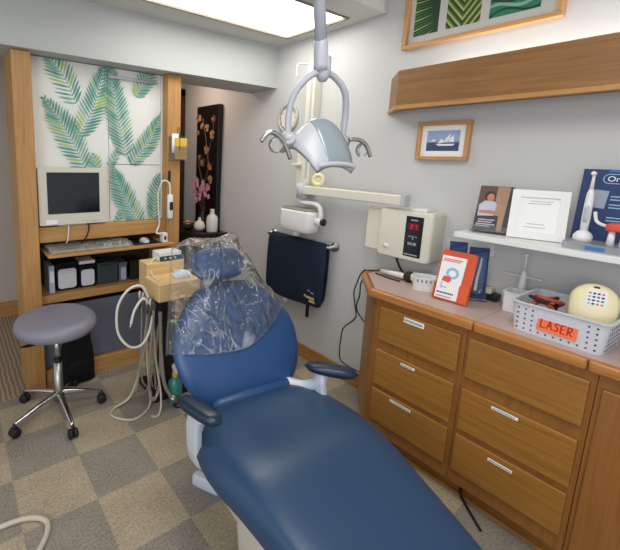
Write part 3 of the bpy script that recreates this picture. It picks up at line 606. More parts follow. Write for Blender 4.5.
# ------------------------------------------------------------------ dental chair
CX, CY, CR = 1.07, 1.06, math.radians(-5.9)
FL = lambda t: 0.075*max(0, 1-max(0, -t-0.12)/0.42)*min(1, max(0, (0.19-t)/0.10))
dc = thing('dental_chair', 'navy vinyl reclining dental chair with clear plastic over its headrest', 'dental chair', (CX, CY, 0), CR)
def sec(t, hw, zt, zb, n=48, e=5.0, dish=0.0, fl=0.0):
    out = []; h = (zt-zb)/2; zc = (zt+zb)/2
    for i in range(n):
        a = 2*PI*i/n; c, s = math.cos(a), math.sin(a)
        x = hw*math.copysign(abs(c)**(2/e), c); z = zc+h*math.copysign(abs(s)**(2/e), s)
        q = max(0, min(1, (zt-z)/(zt-zb))); x *= 1+fl*math.sin(min(1, q*1.25)*PI/2)/max(hw, 0.05)
        if s > 0: z -= dish*math.exp(-(x/(hw*0.55))**2)
        out.append((x, t, z))
    return out
ST = [(0.17, 0.15, 0.482, 0.44, 0), (0.165, 0.19, 0.494, 0.42, 0), (0.14, 0.23, 0.502, 0.40, 0), (0.10, 0.262, 0.507, 0.385, 0.003), (0.05, 0.283, 0.51, 0.375, 0.010), (-0.02, 0.295, 0.512, 0.37, 0.016), (-0.09, 0.30, 0.516, 0.37, 0.014), (-0.16, 0.302, 0.52, 0.37, 0.007), (-0.22, 0.302, 0.522, 0.37, 0.002), (-0.27, 0.301, 0.519, 0.368, 0), (-0.33, 0.300, 0.508, 0.362, 0), (-0.40, 0.298, 0.492, 0.352, 0), (-0.50, 0.293, 0.467, 0.335, 0), (-0.60, 0.285, 0.442, 0.315, 0), (-0.72, 0.268, 0.412, 0.29, 0), (-0.84, 0.235, 0.382, 0.265, 0), (-0.93, 0.185, 0.358, 0.25, 0), (-0.98, 0.12, 0.342, 0.255, 0), (-1.0, 0.05, 0.325, 0.275, 0)]
obj('seat', loft(B(), [sec(*s[:4], dish=s[4], fl=FL(s[0])) for s in ST]), M['blueseat'], dc, smooth=True, local=True)
AL = math.radians(58); LY0, LZ0 = 0.18, 0.462
def bk(u, v, n): return Vector((u, LY0+v*math.cos(AL)-n*math.sin(AL), LZ0+v*math.sin(AL)+n*math.cos(AL)))
HW = [(0.0, 0.17), (0.012, 0.215), (0.05, 0.265), (0.10, 0.302), (0.17, 0.33), (0.25, 0.342), (0.32, 0.333), (0.38, 0.305), (0.44, 0.262), (0.49, 0.215), (0.53, 0.165), (0.55, 0.11), (0.556, 0.05)]
right = [(p.x, p.y) for p in spline([(w_, v, 0) for v, w_ in HW], 3)]
outl = right+[(-a, b) for a, b in right[::-1]]
obj('backrest', pillow(B(), outl, 0.062, 0.045, lambda u, v, n: bk(u, v, n), ctr=(0, 0.27), p=3.2), M['blue'], dc, smooth=True, local=True)
bm = loft(B(), [[bk(a, v, b-0.055) for a, b in rrect(hw*2, 0.05, 0.02)] for v, hw in ((-0.07, 0.15), (-0.02, 0.17), (0.1, 0.2), (0.35, 0.18), (0.5, 0.1))])
obj('back_shell', bm, M['bracket'], dc, smooth=True, local=True)
obj('lumbar_roll', loft(B(), [[(x, 0.175+0.035*math.cos(q*PI/8)*s, 0.485+0.035*math.sin(q*PI/8)*s) for q in range(16)] for x, s in ((-0.21, 0.5), (-0.19, 0.9), (0, 1), (0.19, 0.9), (0.21, 0.5))]), M['blue'], dc, smooth=True, local=True)
bm = B()
for sx in (-0.04, 0.04): box(bm, sx-0.012, sx+0.012, 0, 0.16, -0.012, 0.0, mx=Matrix([list(r) for r in ((1, 0, 0, 0), (0, math.cos(AL), -math.sin(AL), LY0+0.5*math.cos(AL)+0.02), (0, math.sin(AL), math.cos(AL), LZ0+0.5*math.sin(AL)-0.01), (0, 0, 0, 1))]))
obj('headrest_bars', bm, M['steel'], dc, local=True)
ho = [(-0.038+0.148*math.copysign(abs(math.cos(a*PI/20))**0.62, math.cos(a*PI/20)), 0.640+0.082*math.copysign(abs(math.sin(a*PI/20))**0.62, math.sin(a*PI/20))) for a in range(40)]
def hk(u, v, n):      # pad with a dip along its middle, tipped forward
    d = 0.028*math.exp(-((v-0.64)/0.05)**2)*max(0, min(1, n/0.03)); return bk(u, v, n+0.035-d+0.18*(u*u)*4)
obj('headrest', pillow(B(), ho, 0.055, 0.03, hk, p=3), M['blue'], dc, smooth=True, local=True)
# armrests (world)
def armrest(a, b, z, r):
    a = Vector(a); b = Vector(b); d = (b-a).normalized(); s = Vector((-d.y, d.x)); L = (b-a).length; n = 16; loops = []
    for k in range(11):
        t = -1+2*k/10; q = (1-abs(t)**3.2)**0.5*0.94+0.06; c = (a+b)/2+d*(L/2*t)
        loops.append([(c.x+s.x*r*q*math.copysign(abs(math.cos(2*PI*i/n))**0.7, math.cos(2*PI*i/n)), c.y+s.y*r*q*math.copysign(abs(math.cos(2*PI*i/n))**0.7, math.cos(2*PI*i/n)), z+0.024*q*math.copysign(abs(math.sin(2*PI*i/n))**0.7, math.sin(2*PI*i/n))) for i in range(n)])
    return obj('armrest', loft(B(), loops), M['bluedark'], dc, smooth=True)
armrest((0.690, 1.215), (0.738, 1.0), 0.617, 0.040)
armrest((1.30, 1.125), (1.445, 0.94), 0.617, 0.038)
bm = loft(B(), [[(x+a, y+b, z) for a, b in rrect(w_, d_, 0.012)] for x, y, z, w_, d_ in ((0.775, 1.15, 0.31, 0.03, 0.06), (0.742, 1.16, 0.35, 0.036, 0.075), (0.725, 1.155, 0.42, 0.034, 0.078), (0.712, 1.14, 0.52, 0.034, 0.08), (0.712, 1.12, 0.58, 0.04, 0.085), (0.72, 1.10, 0.60, 0.05, 0.10))])
obj('armrest_bracket', bm, M['bracket'], dc, smooth=True)
bm = loft(B(), [[(x+a, y+b, z) for a, b in rrect(w_, d_, 0.012)] for x, y, z, w_, d_ in ((1.36, 1.05, 0.36, 0.05, 0.06), (1.358, 1.06, 0.45, 0.04, 0.055), (1.352, 1.07, 0.54, 0.036, 0.05), (1.35, 1.07, 0.60, 0.05, 0.06))])
obj('armrest_bracket', bm, M['bracket'], dc, smooth=True)
bm = tube(B(), [(1.20, 1.315, 0.585), (1.235, 1.275, 0.525), (1.285, 1.215, 0.49), (1.33, 1.15, 0.49), (1.35, 1.09, 0.53), (1.352, 1.07, 0.585)], 0.027)
obj('back_arm', bm, M['bracket'], dc, smooth=True)
# pedestal and base
bm = loft(B(), [[(a, -0.40+b, z) for a, b in rrect(w_, d_, 0.05)] for z, w_, d_ in ((0.04, 0.52, 0.56), (0.20, 0.54, 0.58), (0.345, 0.54, 0.58), (0.36, 0.50, 0.54))])
obj('pedestal', bm, M['pedestal'], dc, smooth=True, local=True, bevel=0.01)
bm = loft(B(), [[(a, -0.18+b, z) for a, b in rrect(w_, d_, 0.1)] for z, w_, d_ in ((0.0, 0.30, 0.80), (0.035, 0.30, 0.80), (0.045, 0.27, 0.76))])
obj('base_plate', bm, M['pedestal'], dc, local=True)
obj('link_arm', loft(B(), [[(a, 0.02+b, z) for a, b in rrect(0.24, 0.2, 0.04)] for z in (0.04, 0.36)]), M['pedestal'], dc, local=True)
bm = loft(B(), [[(0.885+a+dx, 1.33+b+dy, z) for a, b in rrect(0.04, 0.15, 0.019)] for z, dx, dy in ((0.0, 0, 0), (0.04, 0, 0), (0.055, 0.004, -0.01))])
bm.transform(Matrix.Translation((0.918, 1.325, 0)) @ Matrix.Rotation(math.radians(28), 4, 'Z') @ Matrix.Translation((-0.89, -1.32, 0)))
obj('base_foot', bm, M['bracket'], dc, smooth=True, bevel=0.004)

# clear bag over headrest and upper back: hangs on the chair
def hem(s): return 0.268-0.05*math.sin(PI*min(1, s*1.15))+0.15*(max(0, s-0.5)/0.5)**1.4
def edgeL(v): return -0.215-(0.80-v)*0.27
def edgeR(v): return 0.165+max(0, 0.70-v)*0.52 if v > 0.36 else 0.345
def surf(u, v):
    def hwid(v):
        for (v0, w0), (v1, w1) in zip(HW, HW[1:]):
            if v0 <= v <= v1: return w0+(w1-w0)*(v-v0)/(v1-v0)
        return 0
    n = -0.02
    k = abs(u)/max(0.01, hwid(v)) if v < 0.556 else 9
    kv = abs(v-0.27)/0.286
    kk = max(k, kv)
    if kk < 1: n = 0.062*(1-kk**3.2)**0.5
    if v > 0.53: n = max(n, (0.085+0.1*u*u)*max(0, 1-(max(0, abs(v-0.64)-0.06)/0.11))*max(0, 1-max(0, abs(u)-0.14)/0.12))
    return n
bm = B(); NS, NT = 84, 84; front = []; back = []
for j in range(NT+1):
    t = j/NT; rowf, rowb = [], []
    for i in range(NS+1):
        s = i/NS; top = 0.775+0.03*s+0.012*math.sin(s*9); v = hem(s)+(top-hem(s))*t
        u = edgeL(v)+(edgeR(v)-edgeL(v))*s; e = min(s, 1-s)*2
        wr = 0.016*noise.noise((u*9, v*7, 2.0))+0.012*abs(noise.noise((u*22+v*9, v*16-u*8, 7.0)))+0.010*max(0, 1-9*abs(noise.noise((u*10+v*5, v*6-u*3, 14.4))))+0.006*max(0, 1-8*abs(noise.noise((u*19-v*7, v*13+u*5, 24.4))))
        nf = surf(u, v)*(1 if v < 0.53 else min(1, e*2.2))+0.012+(wr+0.008)*min(1, e*3)*min(1, 0.35+t*3)
        nb = -0.085-0.3*wr
        ke = max(0, 1-e*5); nf = nf*(1-ke)+(-0.02)*ke if v > 0.5 else nf
        rowf.append(bm.verts.new(bk(u, v, nf))); rowb.append(bm.verts.new(bk(u*0.97, v, min(nb, nf-0.03))))
    front.append(rowf); back.append(rowb)
for j in range(NT):
    for i in range(NS):
        bm.faces.new((front[j][i], front[j][i+1], front[j+1][i+1], front[j+1][i]))
    for i in (0, NS): bm.faces.new((front[j][i], front[j+1][i], back[j+1][i], back[j][i]))
for i in range(NS): bm.faces.new((front[NT][i], front[NT][i+1], back[NT][i+1], back[NT][i]))
pc = thing('chair_cover', 'clear crinkled plastic bag pulled over the headrest and upper back of the chair', 'plastic cover', (CX, CY, 0), CR)
obj('film', bm, M['cover'], pc, smooth=True, local=True)
bm = tube(B(), [bk(edgeL(hem(i/24))+(edgeR(hem(i/24))-edgeL(hem(i/24)))*i/24, hem(i/24), max(0.0, surf(edgeL(hem(i/24))+(edgeR(hem(i/24))-edgeL(hem(i/24)))*i/24, hem(i/24)))+0.014) for i in range(25)], 0.0014, n=6, k=3)
obj('hem_fold', bm, M['wrap'], pc, smooth=True, local=True)

# ------------------------------------------------------------------ dental lamp
dl = thing('dental_lamp', 'grey dental operating lamp hanging from a ceiling pole on a curved yoke', 'dental lamp', (1.19, 1.05, 1.6))
LY = 1.05
obj('pole', cyl(B(), (1.090, LY+0.03, 2.72), (1.172, LY, 1.97), 0.022, n=24), M['lampgrey'], dl, smooth=True)
obj('ceiling_mount', lathe(B(), [(0, 2.66), (0.07, 2.66), (0.08, 2.72), (0, 2.72)], (1.09, LY+0.03, 0)), M['lampgrey'], dl, smooth=True)
obj('swivel_sleeve', lathe(B(), [(0, 0), (0.0265, 0), (0.027, 0.02), (0.025, 0.10), (0.0225, 0.11), (0, 0.11)], mx=align((1.183, LY, 1.885), (-0.10, 0.02, 1))), M['lampgrey'], dl, smooth=True)
obj('swivel_joint', lathe(B(), [(0, -0.05), (0.014, -0.047), (0.024, -0.03), (0.0275, 0.0), (0.0265, 0.04), (0, 0.042)], (1.195, LY, 1.895)), M['lampgrey'], dl, smooth=True)
AX = Vector((math.cos(-0.18), math.sin(-0.18), 0))     # lamp's side to side axis
BXV = Vector((-AX.y, AX.x, 0))                          # towards the back of the lamp
LC = Vector((1.215, LY, 1.62))
def lm(a, b, c): return LC+AX*a+BXV*b+Vector((0, 0, c))
obj('yoke', tube(B(), [lm(-0.138, 0.03, 0.015), lm(-0.140, 0.03, 0.10), lm(-0.125, 0.02, 0.18), lm(-0.08, 0.0, 0.24), lm(-0.02, 0, 0.262), lm(0.04, 0, 0.25), lm(0.095, 0.0, 0.20), lm(0.125, 0.02, 0.12), lm(0.128, 0.03, 0.03)], 0.0125, n=14), M['lampgrey'], dl, smooth=True)
for a, s in ((-0.138, 1), (0.128, -1)): obj('pivot_knob', cyl(B(), lm(a-0.020*s, 0.03, 0.012), lm(a+0.03*s, 0.03, 0.012), 0.026), M['gplastic'], dl, smooth=True)
# head: an arched shell falling from the pivots to the front lip
arc = []
for k in range(15):
    t = k/14; th = PI*0.95-t*PI*0.80
    # b (back to front), c (height), half width
    b = 0.115-t*0.215; c = -0.01+0.105*math.sin(min(1, (t+0.12)*1.25)*PI*0.5) if t < 0.5 else 0.091-0.165*((t-0.5)/0.5)**1.7
    hw = 0.120+0.022*math.sin(PI*min(1, t*1.2)) if t < 0.5 else 0.1329-0.053*((t-0.5)/0.5)**1.8
    if t > 0.86: hw += 0.006
    arc.append((b, c, hw, 0.036*math.sin(PI*(0.12+0.8*t))))
def t_(b): return (0.115-b)/0.215
def shell(bm, s0, s1, off, mi=0, ns=14):
    rows = []
    for b, c, hw, cr in arc:
        row = []
        for i in range(ns+1):
            s = s0+(s1-s0)*i/ns; x = hw*s-0.012*t_(b); drop = cr*(abs(s)**2.4)*2.8
            row.append((x+0.02*(0.1-c)*2, b+0.0, c-drop+off))
        rows.append(row)
    V = [[bm.verts.new(lm(*p)) for p in r] for r in rows]
    U = [[bm.verts.new(lm(p[0]*0.93, p[1]+0.006, p[2]-0.016)) for p in r] for r in rows]
    m = len(V)
    for j in range(m-1):
        for i in range(ns):
            bm.faces.new((V[j][i], V[j][i+1], V[j+1][i+1], V[j+1][i])).material_index = mi; bm.faces.new((U[j][i], U[j+1][i], U[j+1][i+1], U[j][i+1])).material_index = mi
        for i in (0, ns): bm.faces.new((V[j][i], V[j+1][i], U[j+1][i], U[j][i])).material_index = mi
    for j in (0, m-1):
        for i in range(ns): bm.faces.new((V[j][i], V[j][i+1], U[j][i+1], U[j][i])).material_index = mi
    return bm
obj('hood', shell(B(), -1, 1, 0), M['gplastic'], dl, smooth=True)
obj('hood_panel', shell(B(), -0.42, 0.88, 0.004), M['lampblue'], dl, smooth=True)
bm = tube(B(), [lm(-0.083, -0.096, -0.087), lm(-0.045, -0.101, -0.080), lm(0.0, -0.103, -0.078), lm(0.045, -0.101, -0.080), lm(0.083, -0.096, -0.087)], 0.010)
obj('front_lip', bm, M['gplastic'], dl, smooth=True)
obj('reflector', lathe(B(), [(0, 0), (0.07, 0.004), (0.09, 0.03), (0.085, 0.034), (0, 0.02)], mx=align(lm(0, 0.02, -0.03), (0.1, 0.2, 1))), M['steel'], dl, smooth=True)
def handle(base, tip1, tip2, tip3):
    h = obj('handle', tube(B(), [base, tip1, tip2, tip3], lambda t: 0.0095-0.003*abs(t-0.4), n=12), M['chrome'], dl, smooth=True)
    c = (Vector(tip1)+Vector(tip2))/2+Vector((0, 0, -0.03))
    obj('clear_sleeve', pillow(B(), [(0.032*math.cos(i*PI/10), 0.03*math.sin(i*PI/10)) for i in range(20)], 0.012, 0.012, lambda u, v, n: c+AX*u+Vector((0, 0, v))+BXV*n), M['acrylic'], h, smooth=True)
obj('handle_stem', tube(B(), [lm(-0.13, 0.0, 0.01), lm(-0.16, -0.02, -0.005), lm(-0.19, -0.03, -0.01)], 0.009), M['gplastic'], dl, smooth=True)
handle(lm(-0.285, -0.02, -0.006), lm(-0.25, -0.025, 0.028), lm(-0.20, -0.03, 0.0), lm(-0.165, -0.035, -0.065))
handle(lm(0.14, 0.0, 0.02), lm(0.185, -0.005, 0.02), lm(0.22, -0.01, 0.0), lm(0.245, -0.015, -0.045))

# ------------------------------------------------------------------ wall clock, x-ray unit
ck = thing('wall_clock', 'round pale wall clock partly behind the dental lamp yoke', 'clock', (WX, 2.30, 1.88))
obj('rim', lathe(B(), [(0.085, 0.0), (0.108, 0.0), (0.108, 0.022), (0.098, 0.026), (0.092, 0.012), (0.085, 0.012)], mx=align((WX, 2.30, 1.88), (-1, 0, 0)), n=40, cap=False), M['clockr'], ck, smooth=True)
obj('face', lathe(B(), [(0, 0.0), (0.094, 0.0), (0.094, 0.012), (0, 0.012)], mx=align((WX, 2.30, 1.88), (-1, 0, 0)), n=40), M['clock'], ck)
mxc = wallmx(WX-0.0125, 2.30, 1.88)
for k, (a, L, wd) in enumerate(((0.9, 0.05, 0.006), (2.6, 0.072, 0.004))):
    bm = box(B(), -wd/2, wd/2, -0.01, L, 0, 0.0015, mx=mxc @ Matrix.Translation((0, 0, 0.0005+0.002*k)) @ Matrix.Rotation(-a, 4, 'Z')); obj('hand', bm, M['blackp'], ck)
bm = B()
for k in range(12): box(bm, -0.002, 0.002, 0.074, 0.086, 0, 0.0008, mx=mxc @ Matrix.Rotation(k*PI/6, 4, 'Z'))
obj('hour_marks', bm, M['blackp'], ck)

xr = thing('dental_x_ray_unit', 'cream wall-mounted dental x-ray arm with white tube head above the apron', 'x-ray unit', (2.2, 1.9, 1.4))
obj('wall_column', Box(2.185, WX, 1.985, 2.065, 1.30, 2.25), M['cream'], xr, bevel=0.004)
obj('column_groove', Box(2.1835, 2.186, 2.005, 2.025, 1.42, 2.22), M['gplastic'], xr)
obj('side_plate', Box(2.20, WX, 2.066, 2.13, 1.36, 1.60), M['cream'], xr, bevel=0.004)
obj('side_bracket', Box(2.17, WX, 2.07, 2.15, 1.515, 1.53), M['white'], xr, bevel=0.002)
obj('top_hook', tube(B(), [(2.21, 2.06, 2.235), (2.16, 2.10, 2.24), (2.14, 2.125, 2.23), (2.14, 2.125, 2.15)], 0.006), M['cream'], xr, smooth=True)
obj('folding_arm', Box(2.10, 2.16, 1.215, 1.96, 1.312, 1.372), M['cream'], xr, bevel=0.008, seg=3)
obj('arm_end_cap', Box(2.098, 2.162, 1.19, 1.217, 1.308, 1.376), M['gplastic'], xr, bevel=0.006)
obj('arm_pivot', cyl(B(), (2.13, 1.99, 1.28), (2.13, 1.99, 1.39), 0.038), M['gplastic'], xr, smooth=True)
obj('mount_plate', Box(2.13, 2.187, 1.975, 2.055, 1.30, 1.38), M['cream'], xr, bevel=0.004)
obj('drop_arm', tube(B(), [(2.13, 2.01, 1.30), (2.13, 2.01, 1.265), (2.13, 1.97, 1.25), (2.13, 1.87, 1.25), (2.13, 1.82, 1.235), (2.13, 1.80, 1.19), (2.13, 1.80, 1.14)], 0.017), M['wplastic'], xr, smooth=True)
obj('yoke_pivot', cyl(B(), (2.13, 1.845, 1.13), (2.13, 1.785, 1.13), 0.028), M['wplastic'], xr, smooth=True)
obj('pivot_cap', cyl(B(), (2.13, 1.785, 1.13), (2.13, 1.765, 1.13), 0.024), M['blackp'], xr, smooth=True)
th = obj('tube_head', loft(B(), [[(2.13+b, 2.0+a, z) for a, b in rrect(0.33*s, 0.13*s, 0.05*s)] for z, s in ((1.035, 0.86), (1.045, 0.95), (1.08, 1.0), (1.175, 1.0), (1.192, 0.97))]), M['wplastic'], xr, smooth=True)
obj('tube_head_top', loft(B(), [[(2.13+b, 2.0+a, z) for a, b in rrect(0.315*s, 0.12*s, 0.05*s)] for z, s in ((1.19, 1.0), (1.203, 0.98), (1.207, 0.9))]), M['greyhose'], xr, smooth=True)
obj('tube_neck', cyl(B(), (2.13, 2.02, 1.04), (2.13, 2.02, 0.995), 0.03), M['wplastic'], xr, smooth=True)
cn = thing('aiming_ring', 'pale yellow plastic ring on the x-ray arm behind the lamp', 'ring', (2.13, 1.85, 1.42))
obj('disc', lathe(B(), [(0.02, -0.012), (0.046, -0.012), (0.05, 0.0), (0.046, 0.012), (0.02, 0.012), (0.02, -0.012)], mx=align((2.13, 1.845, 1.422), (-1, -0.3, 0.1)), n=32, cap=False), M['ivory'], cn, smooth=True)
obj('hub', lathe(B(), [(0, -0.009), (0.021, -0.009), (0.021, 0.009), (0, 0.009)], mx=align((2.13, 1.845, 1.422), (-1, -0.3, 0.1)), n=24), M['ivory'], cn, smooth=True)

xc = thing('x_ray_control_box', 'cream wall control box with black display panel under the x-ray arm', 'control box', (2.19, 1.2, 1.0))
obj('mount_box', Box(2.15, WX, 1.33, 1.452, 1.02, 1.275), M['cream'], xc, bevel=0.01, seg=3)
hs = obj('housing', loft(B(), [[(x, 1.19+a*s, 1.148+b*s2) for a, b in rrect(0.32, 0.285, 0.022)] for x, s, s2 in ((WX, 1.0, 1.0), (2.16, 1.0, 1.0), (2.13, 0.985, 0.99), (2.12, 0.93, 0.95))]), M['cream'], xc, smooth=True, bevel=0.002)
pn = obj('display_panel', Box(2.1175, 2.121, 1.080, 1.178, 1.033, 1.262), M['blackgl'], xc, bevel=0.001)
mxd = wallmx(2.1172, 1.130, 1.15)
def seven(bm, cx, cy, h, segs, mx):
    w_ = h*0.5; t = h*0.12
    S = dict(a=(-w_/2, w_/2, h/2-t, h/2), d=(-w_/2, w_/2, -h/2, -h/2+t), g=(-w_/2, w_/2, -t/2, t/2), f=(-w_/2, -w_/2+t, 0, h/2), b=(w_/2-t, w_/2, 0, h/2), e=(-w_/2, -w_/2+t, -h/2, 0), c=(w_/2-t, w_/2, -h/2, 0))
    for s in segs: x0, x1, y0, y1 = S[s]; box(bm, cx+x0, cx+x1, cy+y0, cy+y1, 0, 0.0006, mx=mx)
bm = B(); seven(bm, -0.012, 0.055, 0.024, 'abged', mxd); seven(bm, 0.012, 0.055, 0.024, 'abc', mxd); obj('red_digits', bm, M['led'], xc)
obj('display_window', box(B(), -0.03, 0.03, 0.036, 0.074, -0.0002, 0.0003, mx=mxd), mat('dark_red_window', (88, 14, 30), 0.2), xc)
bm = B()
for x0, x1, y0, y1 in ((-0.02, 0.02, 0.088, 0.096), (-0.024, -0.014, -0.004, 0.002), (0.014, 0.024, -0.004, 0.002), (-0.004, 0.004, -0.018, 0.004), (-0.009, 0.009, -0.002, 0.004), (-0.026, -0.014, -0.050, -0.034), (-0.010, -0.002, -0.050, -0.034), (0.004, 0.022, -0.050, -0.034), (-0.042, 0.036, -0.108, -0.101)): box(bm, x0, x1, y0, y1, 0, 0.0006, mx=mxd)
obj('panel_markings', bm, M['leddim'], xc)
obj('round_button', cyl(B(), (2.121, 1.285, 1.068), (2.114, 1.285, 1.068), 0.014), M['wplastic'], xc, smooth=True)
obj('top_cover', Box(2.14, 2.24, 1.08, 1.17, 1.2895, 1.305), M['wplastic'], xc, bevel=0.005)
tag(obj('x_ray_cable', tube(B(), [(2.25, 1.30, 1.02), (2.22, 1.26, 0.96), (2.20, 1.20, 0.905), (2.19, 1.10, 0.892)], 0.006), M['rubber'], smooth=True), 'black cable dropping from the cream control box to the countertop', 'cable')

# ------------------------------------------------------------------ apron on its rail
rl = thing('wall_rail', 'steel rail on round flanges carrying the navy apron', 'rail', (2.2, 2.0, 0.945))
obj('bar', cyl(B(), (2.19, 2.39, 0.945), (2.19, 1.75, 0.945), 0.011), M['steel'], rl, smooth=True)
for y in (2.385, 1.755):
    obj('flange', lathe(B(), [(0, 0), (0.036, 0), (0.034, 0.012), (0.016, 0.02), (0.013, 0.075), (0, 0.076)], mx=align((WX, y, 0.945), (-1, 0, 0))), M['steel'], rl, smooth=True)
ap = thing('lead_apron', 'navy padded lead apron hanging from the steel rail on the wall', 'apron', (2.18, 2.05, 0.5))
ol = [(2.335, 0.955), (2.05, 0.965), (1.80, 0.962), (1.765, 0.94), (1.76, 0.75), (1.77, 0.54), (1.80, 0.485), (1.86, 0.475), (2.05, 0.46), (2.24, 0.455), (2.33, 0.475), (2.375, 0.54), (2.375, 0.75), (2.365, 0.93)]
ol = [(p.x, p.y) for p in spline([(a, b, 0) for a, b in ol], 4, True)]
obj('front_pad', pillow(B(), ol, 0.026, 0.0, lambda u, v, n: Vector((2.176-n+0.006*noise.noise((u*6, v*5, 1)), u, v)), p=6), M['apron'], ap, smooth=True)
ol2 = [(a, 0.965-(0.965-b)*0.94) for a, b in ol]
obj('back_pad', pillow(B(), ol2, 0.0, 0.026, lambda u, v, n: Vector((2.204-n, u, v)), p=6), M['apron'], ap, smooth=True)
obj('top_fold', tube(B(), [(2.19, y, 0.952) for y in (2.335, 2.2, 2.0, 1.9, 1.80)], 0.019, n=12), M['apron'], ap, smooth=True)
bm = B(); mxa = wallmx(2.1475, 1.865, 0.545)
for x0, x1, y0, y1 in ((-0.05, -0.035, 0.0, 0.018), (-0.03, 0.045, -0.004, 0.012), (0.0, 0.055, -0.028, -0.012)): box(bm, x0, x1, y0, y1, 0, 0.002, mx=mxa)
obj('gold_embroidery', bm, M['gold'], ap)
bm = B()
for x0, x1, y0, y1 in ((-0.02, 0.0, 0.05, 0.06), (0.012, 0.04, 0.04, 0.05)): box(bm, x0, x1, y0, y1, 0, 0.002, mx=mxa)
obj('silver_embroidery', bm, M['silver'], ap)
obj('strap', Box(2.185, 2.191, 1.895, 1.925, 0.37, 0.50), M['black'], ap, bevel=0.002)
obj('strap', Box(2.185, 2.191, 2.30, 2.33, 0.42, 0.50), M['black'], ap, bevel=0.002)
obj('white_tag', Box(2.178, 2.18, 2.12, 2.16, 0.425, 0.47), M['paper'], ap)
obj('buckle', Box(2.168, 2.174, 2.11, 2.17, 0.905, 0.955), M['silver'], ap, bevel=0.002)

# ------------------------------------------------------------------ valance, pictures
va = thing('oak_valance', 'long oak light valance box on the wall above the small framed picture', 'valance', (2.2, 0.6, 1.85))
def vpoly(f): return [(WX-0.001, 1.45+f), (2.08-f, 1.29+f*0.7), (2.08-f, -0.9), (2.10-f, -0.9), (2.10-f+0.0, 1.28+f*0.7), (WX-0.001, 1.425+f)]
bm = prism(B(), [(WX-0.001, 1.445), (2.08, 1.292), (2.08, -0.9), (2.10, -0.9), (2.10, 1.283), (WX-0.001, 1.42)], 1.862, 2.052); obj('fascia', bm, M['val'], va)
bm = prism(B(), [(WX-0.001, 1.452), (2.073, 1.295), (2.073, -0.9), (2.104, -0.9), (2.104, 1.28), (WX-0.001, 1.415)], 1.844, 1.866); obj('bottom_trim', bm, M['valt'], va, bevel=0.003)
obj('base_board', prism(B(), [(WX-0.001, 1.40), (2.11, 1.27), (2.11, -0.9), (WX-0.001, -0.9)], 1.862, 1.872), M['val'], va)
cl_ = thing('cove_lamp', 'slim fluorescent tube lying inside the oak valance, lighting the wall above', 'lamp', (2.18, 0.5, 1.9))
obj('tube', cyl(B(), (2.18, 1.15, 1.9), (2.18, -0.2, 1.9), 0.013), M['paper'], cl_, smooth=True)
obj('tray', Box(2.15, 2.21, -0.22, 1.17, 1.8725, 1.886), M['white'], cl_)
cv = area('cove_light', (2.18, 0.45, 1.925), (2.21, 0.45, 2.6), 0.03, 1.4, COVE_POWER, (1, 0.97, 0.92))
cv.rotation_euler = (PI, 0.12, 0)

af = thing('framed_art', 'wide light wood frame holding three green leaf prints above the valance', 'picture', (2.23, 1.0, 2.2))
A0, A1, Z0, Z1 = 1.378, 0.655, 2.197, 2.62
for za in (Z0, Z1-0.022): obj('frame_rail', Box(2.215, WX, A1, A0, za, za+0.022), M['frame'], af, bevel=0.002)
for ya in (A0-0.022, A1): obj('frame_stile', Box(2.215, WX, ya, ya+0.022, Z0+0.022, Z1-0.022), M['framez'], af, bevel=0.002)
obj('mat_board', Box(2.245, WX-0.001, A1+0.02, A0-0.02, Z0+0.02, Z1-0.02), mat('mat_board', (196, 196, 190), 0.8), af)
def leafprint(y0, y1, style):
    bm = B(); mx = wallmx(2.2448, y0, 2.262); W_ = y0-y1; H_ = 0.31
    cols = {'fan': [M['pal_dk'], M['pal_md'], M['pal_yl']], 'chev': [M['pal_dk'], M['pal_yl'], M['pal_md']], 'wave': [M['pal_em'], M['leaf2'], M['pal_dk']]}[style]
    box(bm, 0, W_, 0, H_, -0.0002, 0.0006, mx=mx)
    def cl(poly):
        for ax, lo, s in ((0, 0, 1), (0, W_, -1), (1, 0, 1), (1, H_, -1)): poly = clip_poly(poly, ax, lo, s)
        return poly
    def put(poly, mi, k):
        poly = cl([Vector(p) for p in poly])
        if len(poly) > 2: bm.faces.new([bm.verts.new(mx @ Vector((p[0], p[1], 0.0007+0.0001*k))) for p in poly]).material_index = mi
    if style == 'fan':
        for k in range(26):
            a = 0.05+k*0.11; d = Vector((math.cos(a-1.35), math.sin(a-1.35))); n = Vector((-d.y, d.x)); o = Vector((W_*0.92-k*0.002, -0.02+k*0.013)); d = Vector((-abs(d.x)*0.8-0.3, 0.34-0.75*(1-k/26))).normalized(); n = Vector((-d.y, d.x))*0.0042
            put([o, o+d*0.1+n, o+d*0.3, o+d*0.1-n], 1 if k % 3 else 2, k % 2)
    elif style == 'chev':
        for k in range(-4, 12):
            z = k*0.044
            for s in (-1, 1):
                for q, (mi, t) in enumerate(((1, 0.016), (2, 0.010))):
                    o = Vector((W_/2, z-0.02+q*0.018)); e = o+Vector((s*W_*0.62, 0.13)); put([o, e, e+Vector((0, t)), o+Vector((0, t))], mi, q)
    else:
        for k in range(9):
            pts = [Vector((W_*i/10, 0.03*k+0.018*math.sin(i*0.55+k)+0.02*i/10)) for i in range(11)]
            put([p for p in pts]+[p+Vector((0, 0.011+0.004*(k % 2))) for p in pts[::-1]], 1 if k % 2 else 2, 0)
    obj('leaf_print', bm, None, af, mats=cols)
leafprint(1.330, 1.195, 'fan'); leafprint(1.155, 0.99, 'chev'); leafprint(0.95, 0.745, 'wave')
spf = thing('framed_picture', 'small light wood frame with a boat on blue sea under the valance', 'picture', (2.23, 1.1, 1.57))
P0, P1, Q0, Q1 = 1.232, 0.958, 1.575, 1.783
for za in (Q0, Q1-0.02): obj('frame_rail', Box(2.225, WX, P1, P0, za, za+0.02), M['frame'], spf, bevel=0.002)
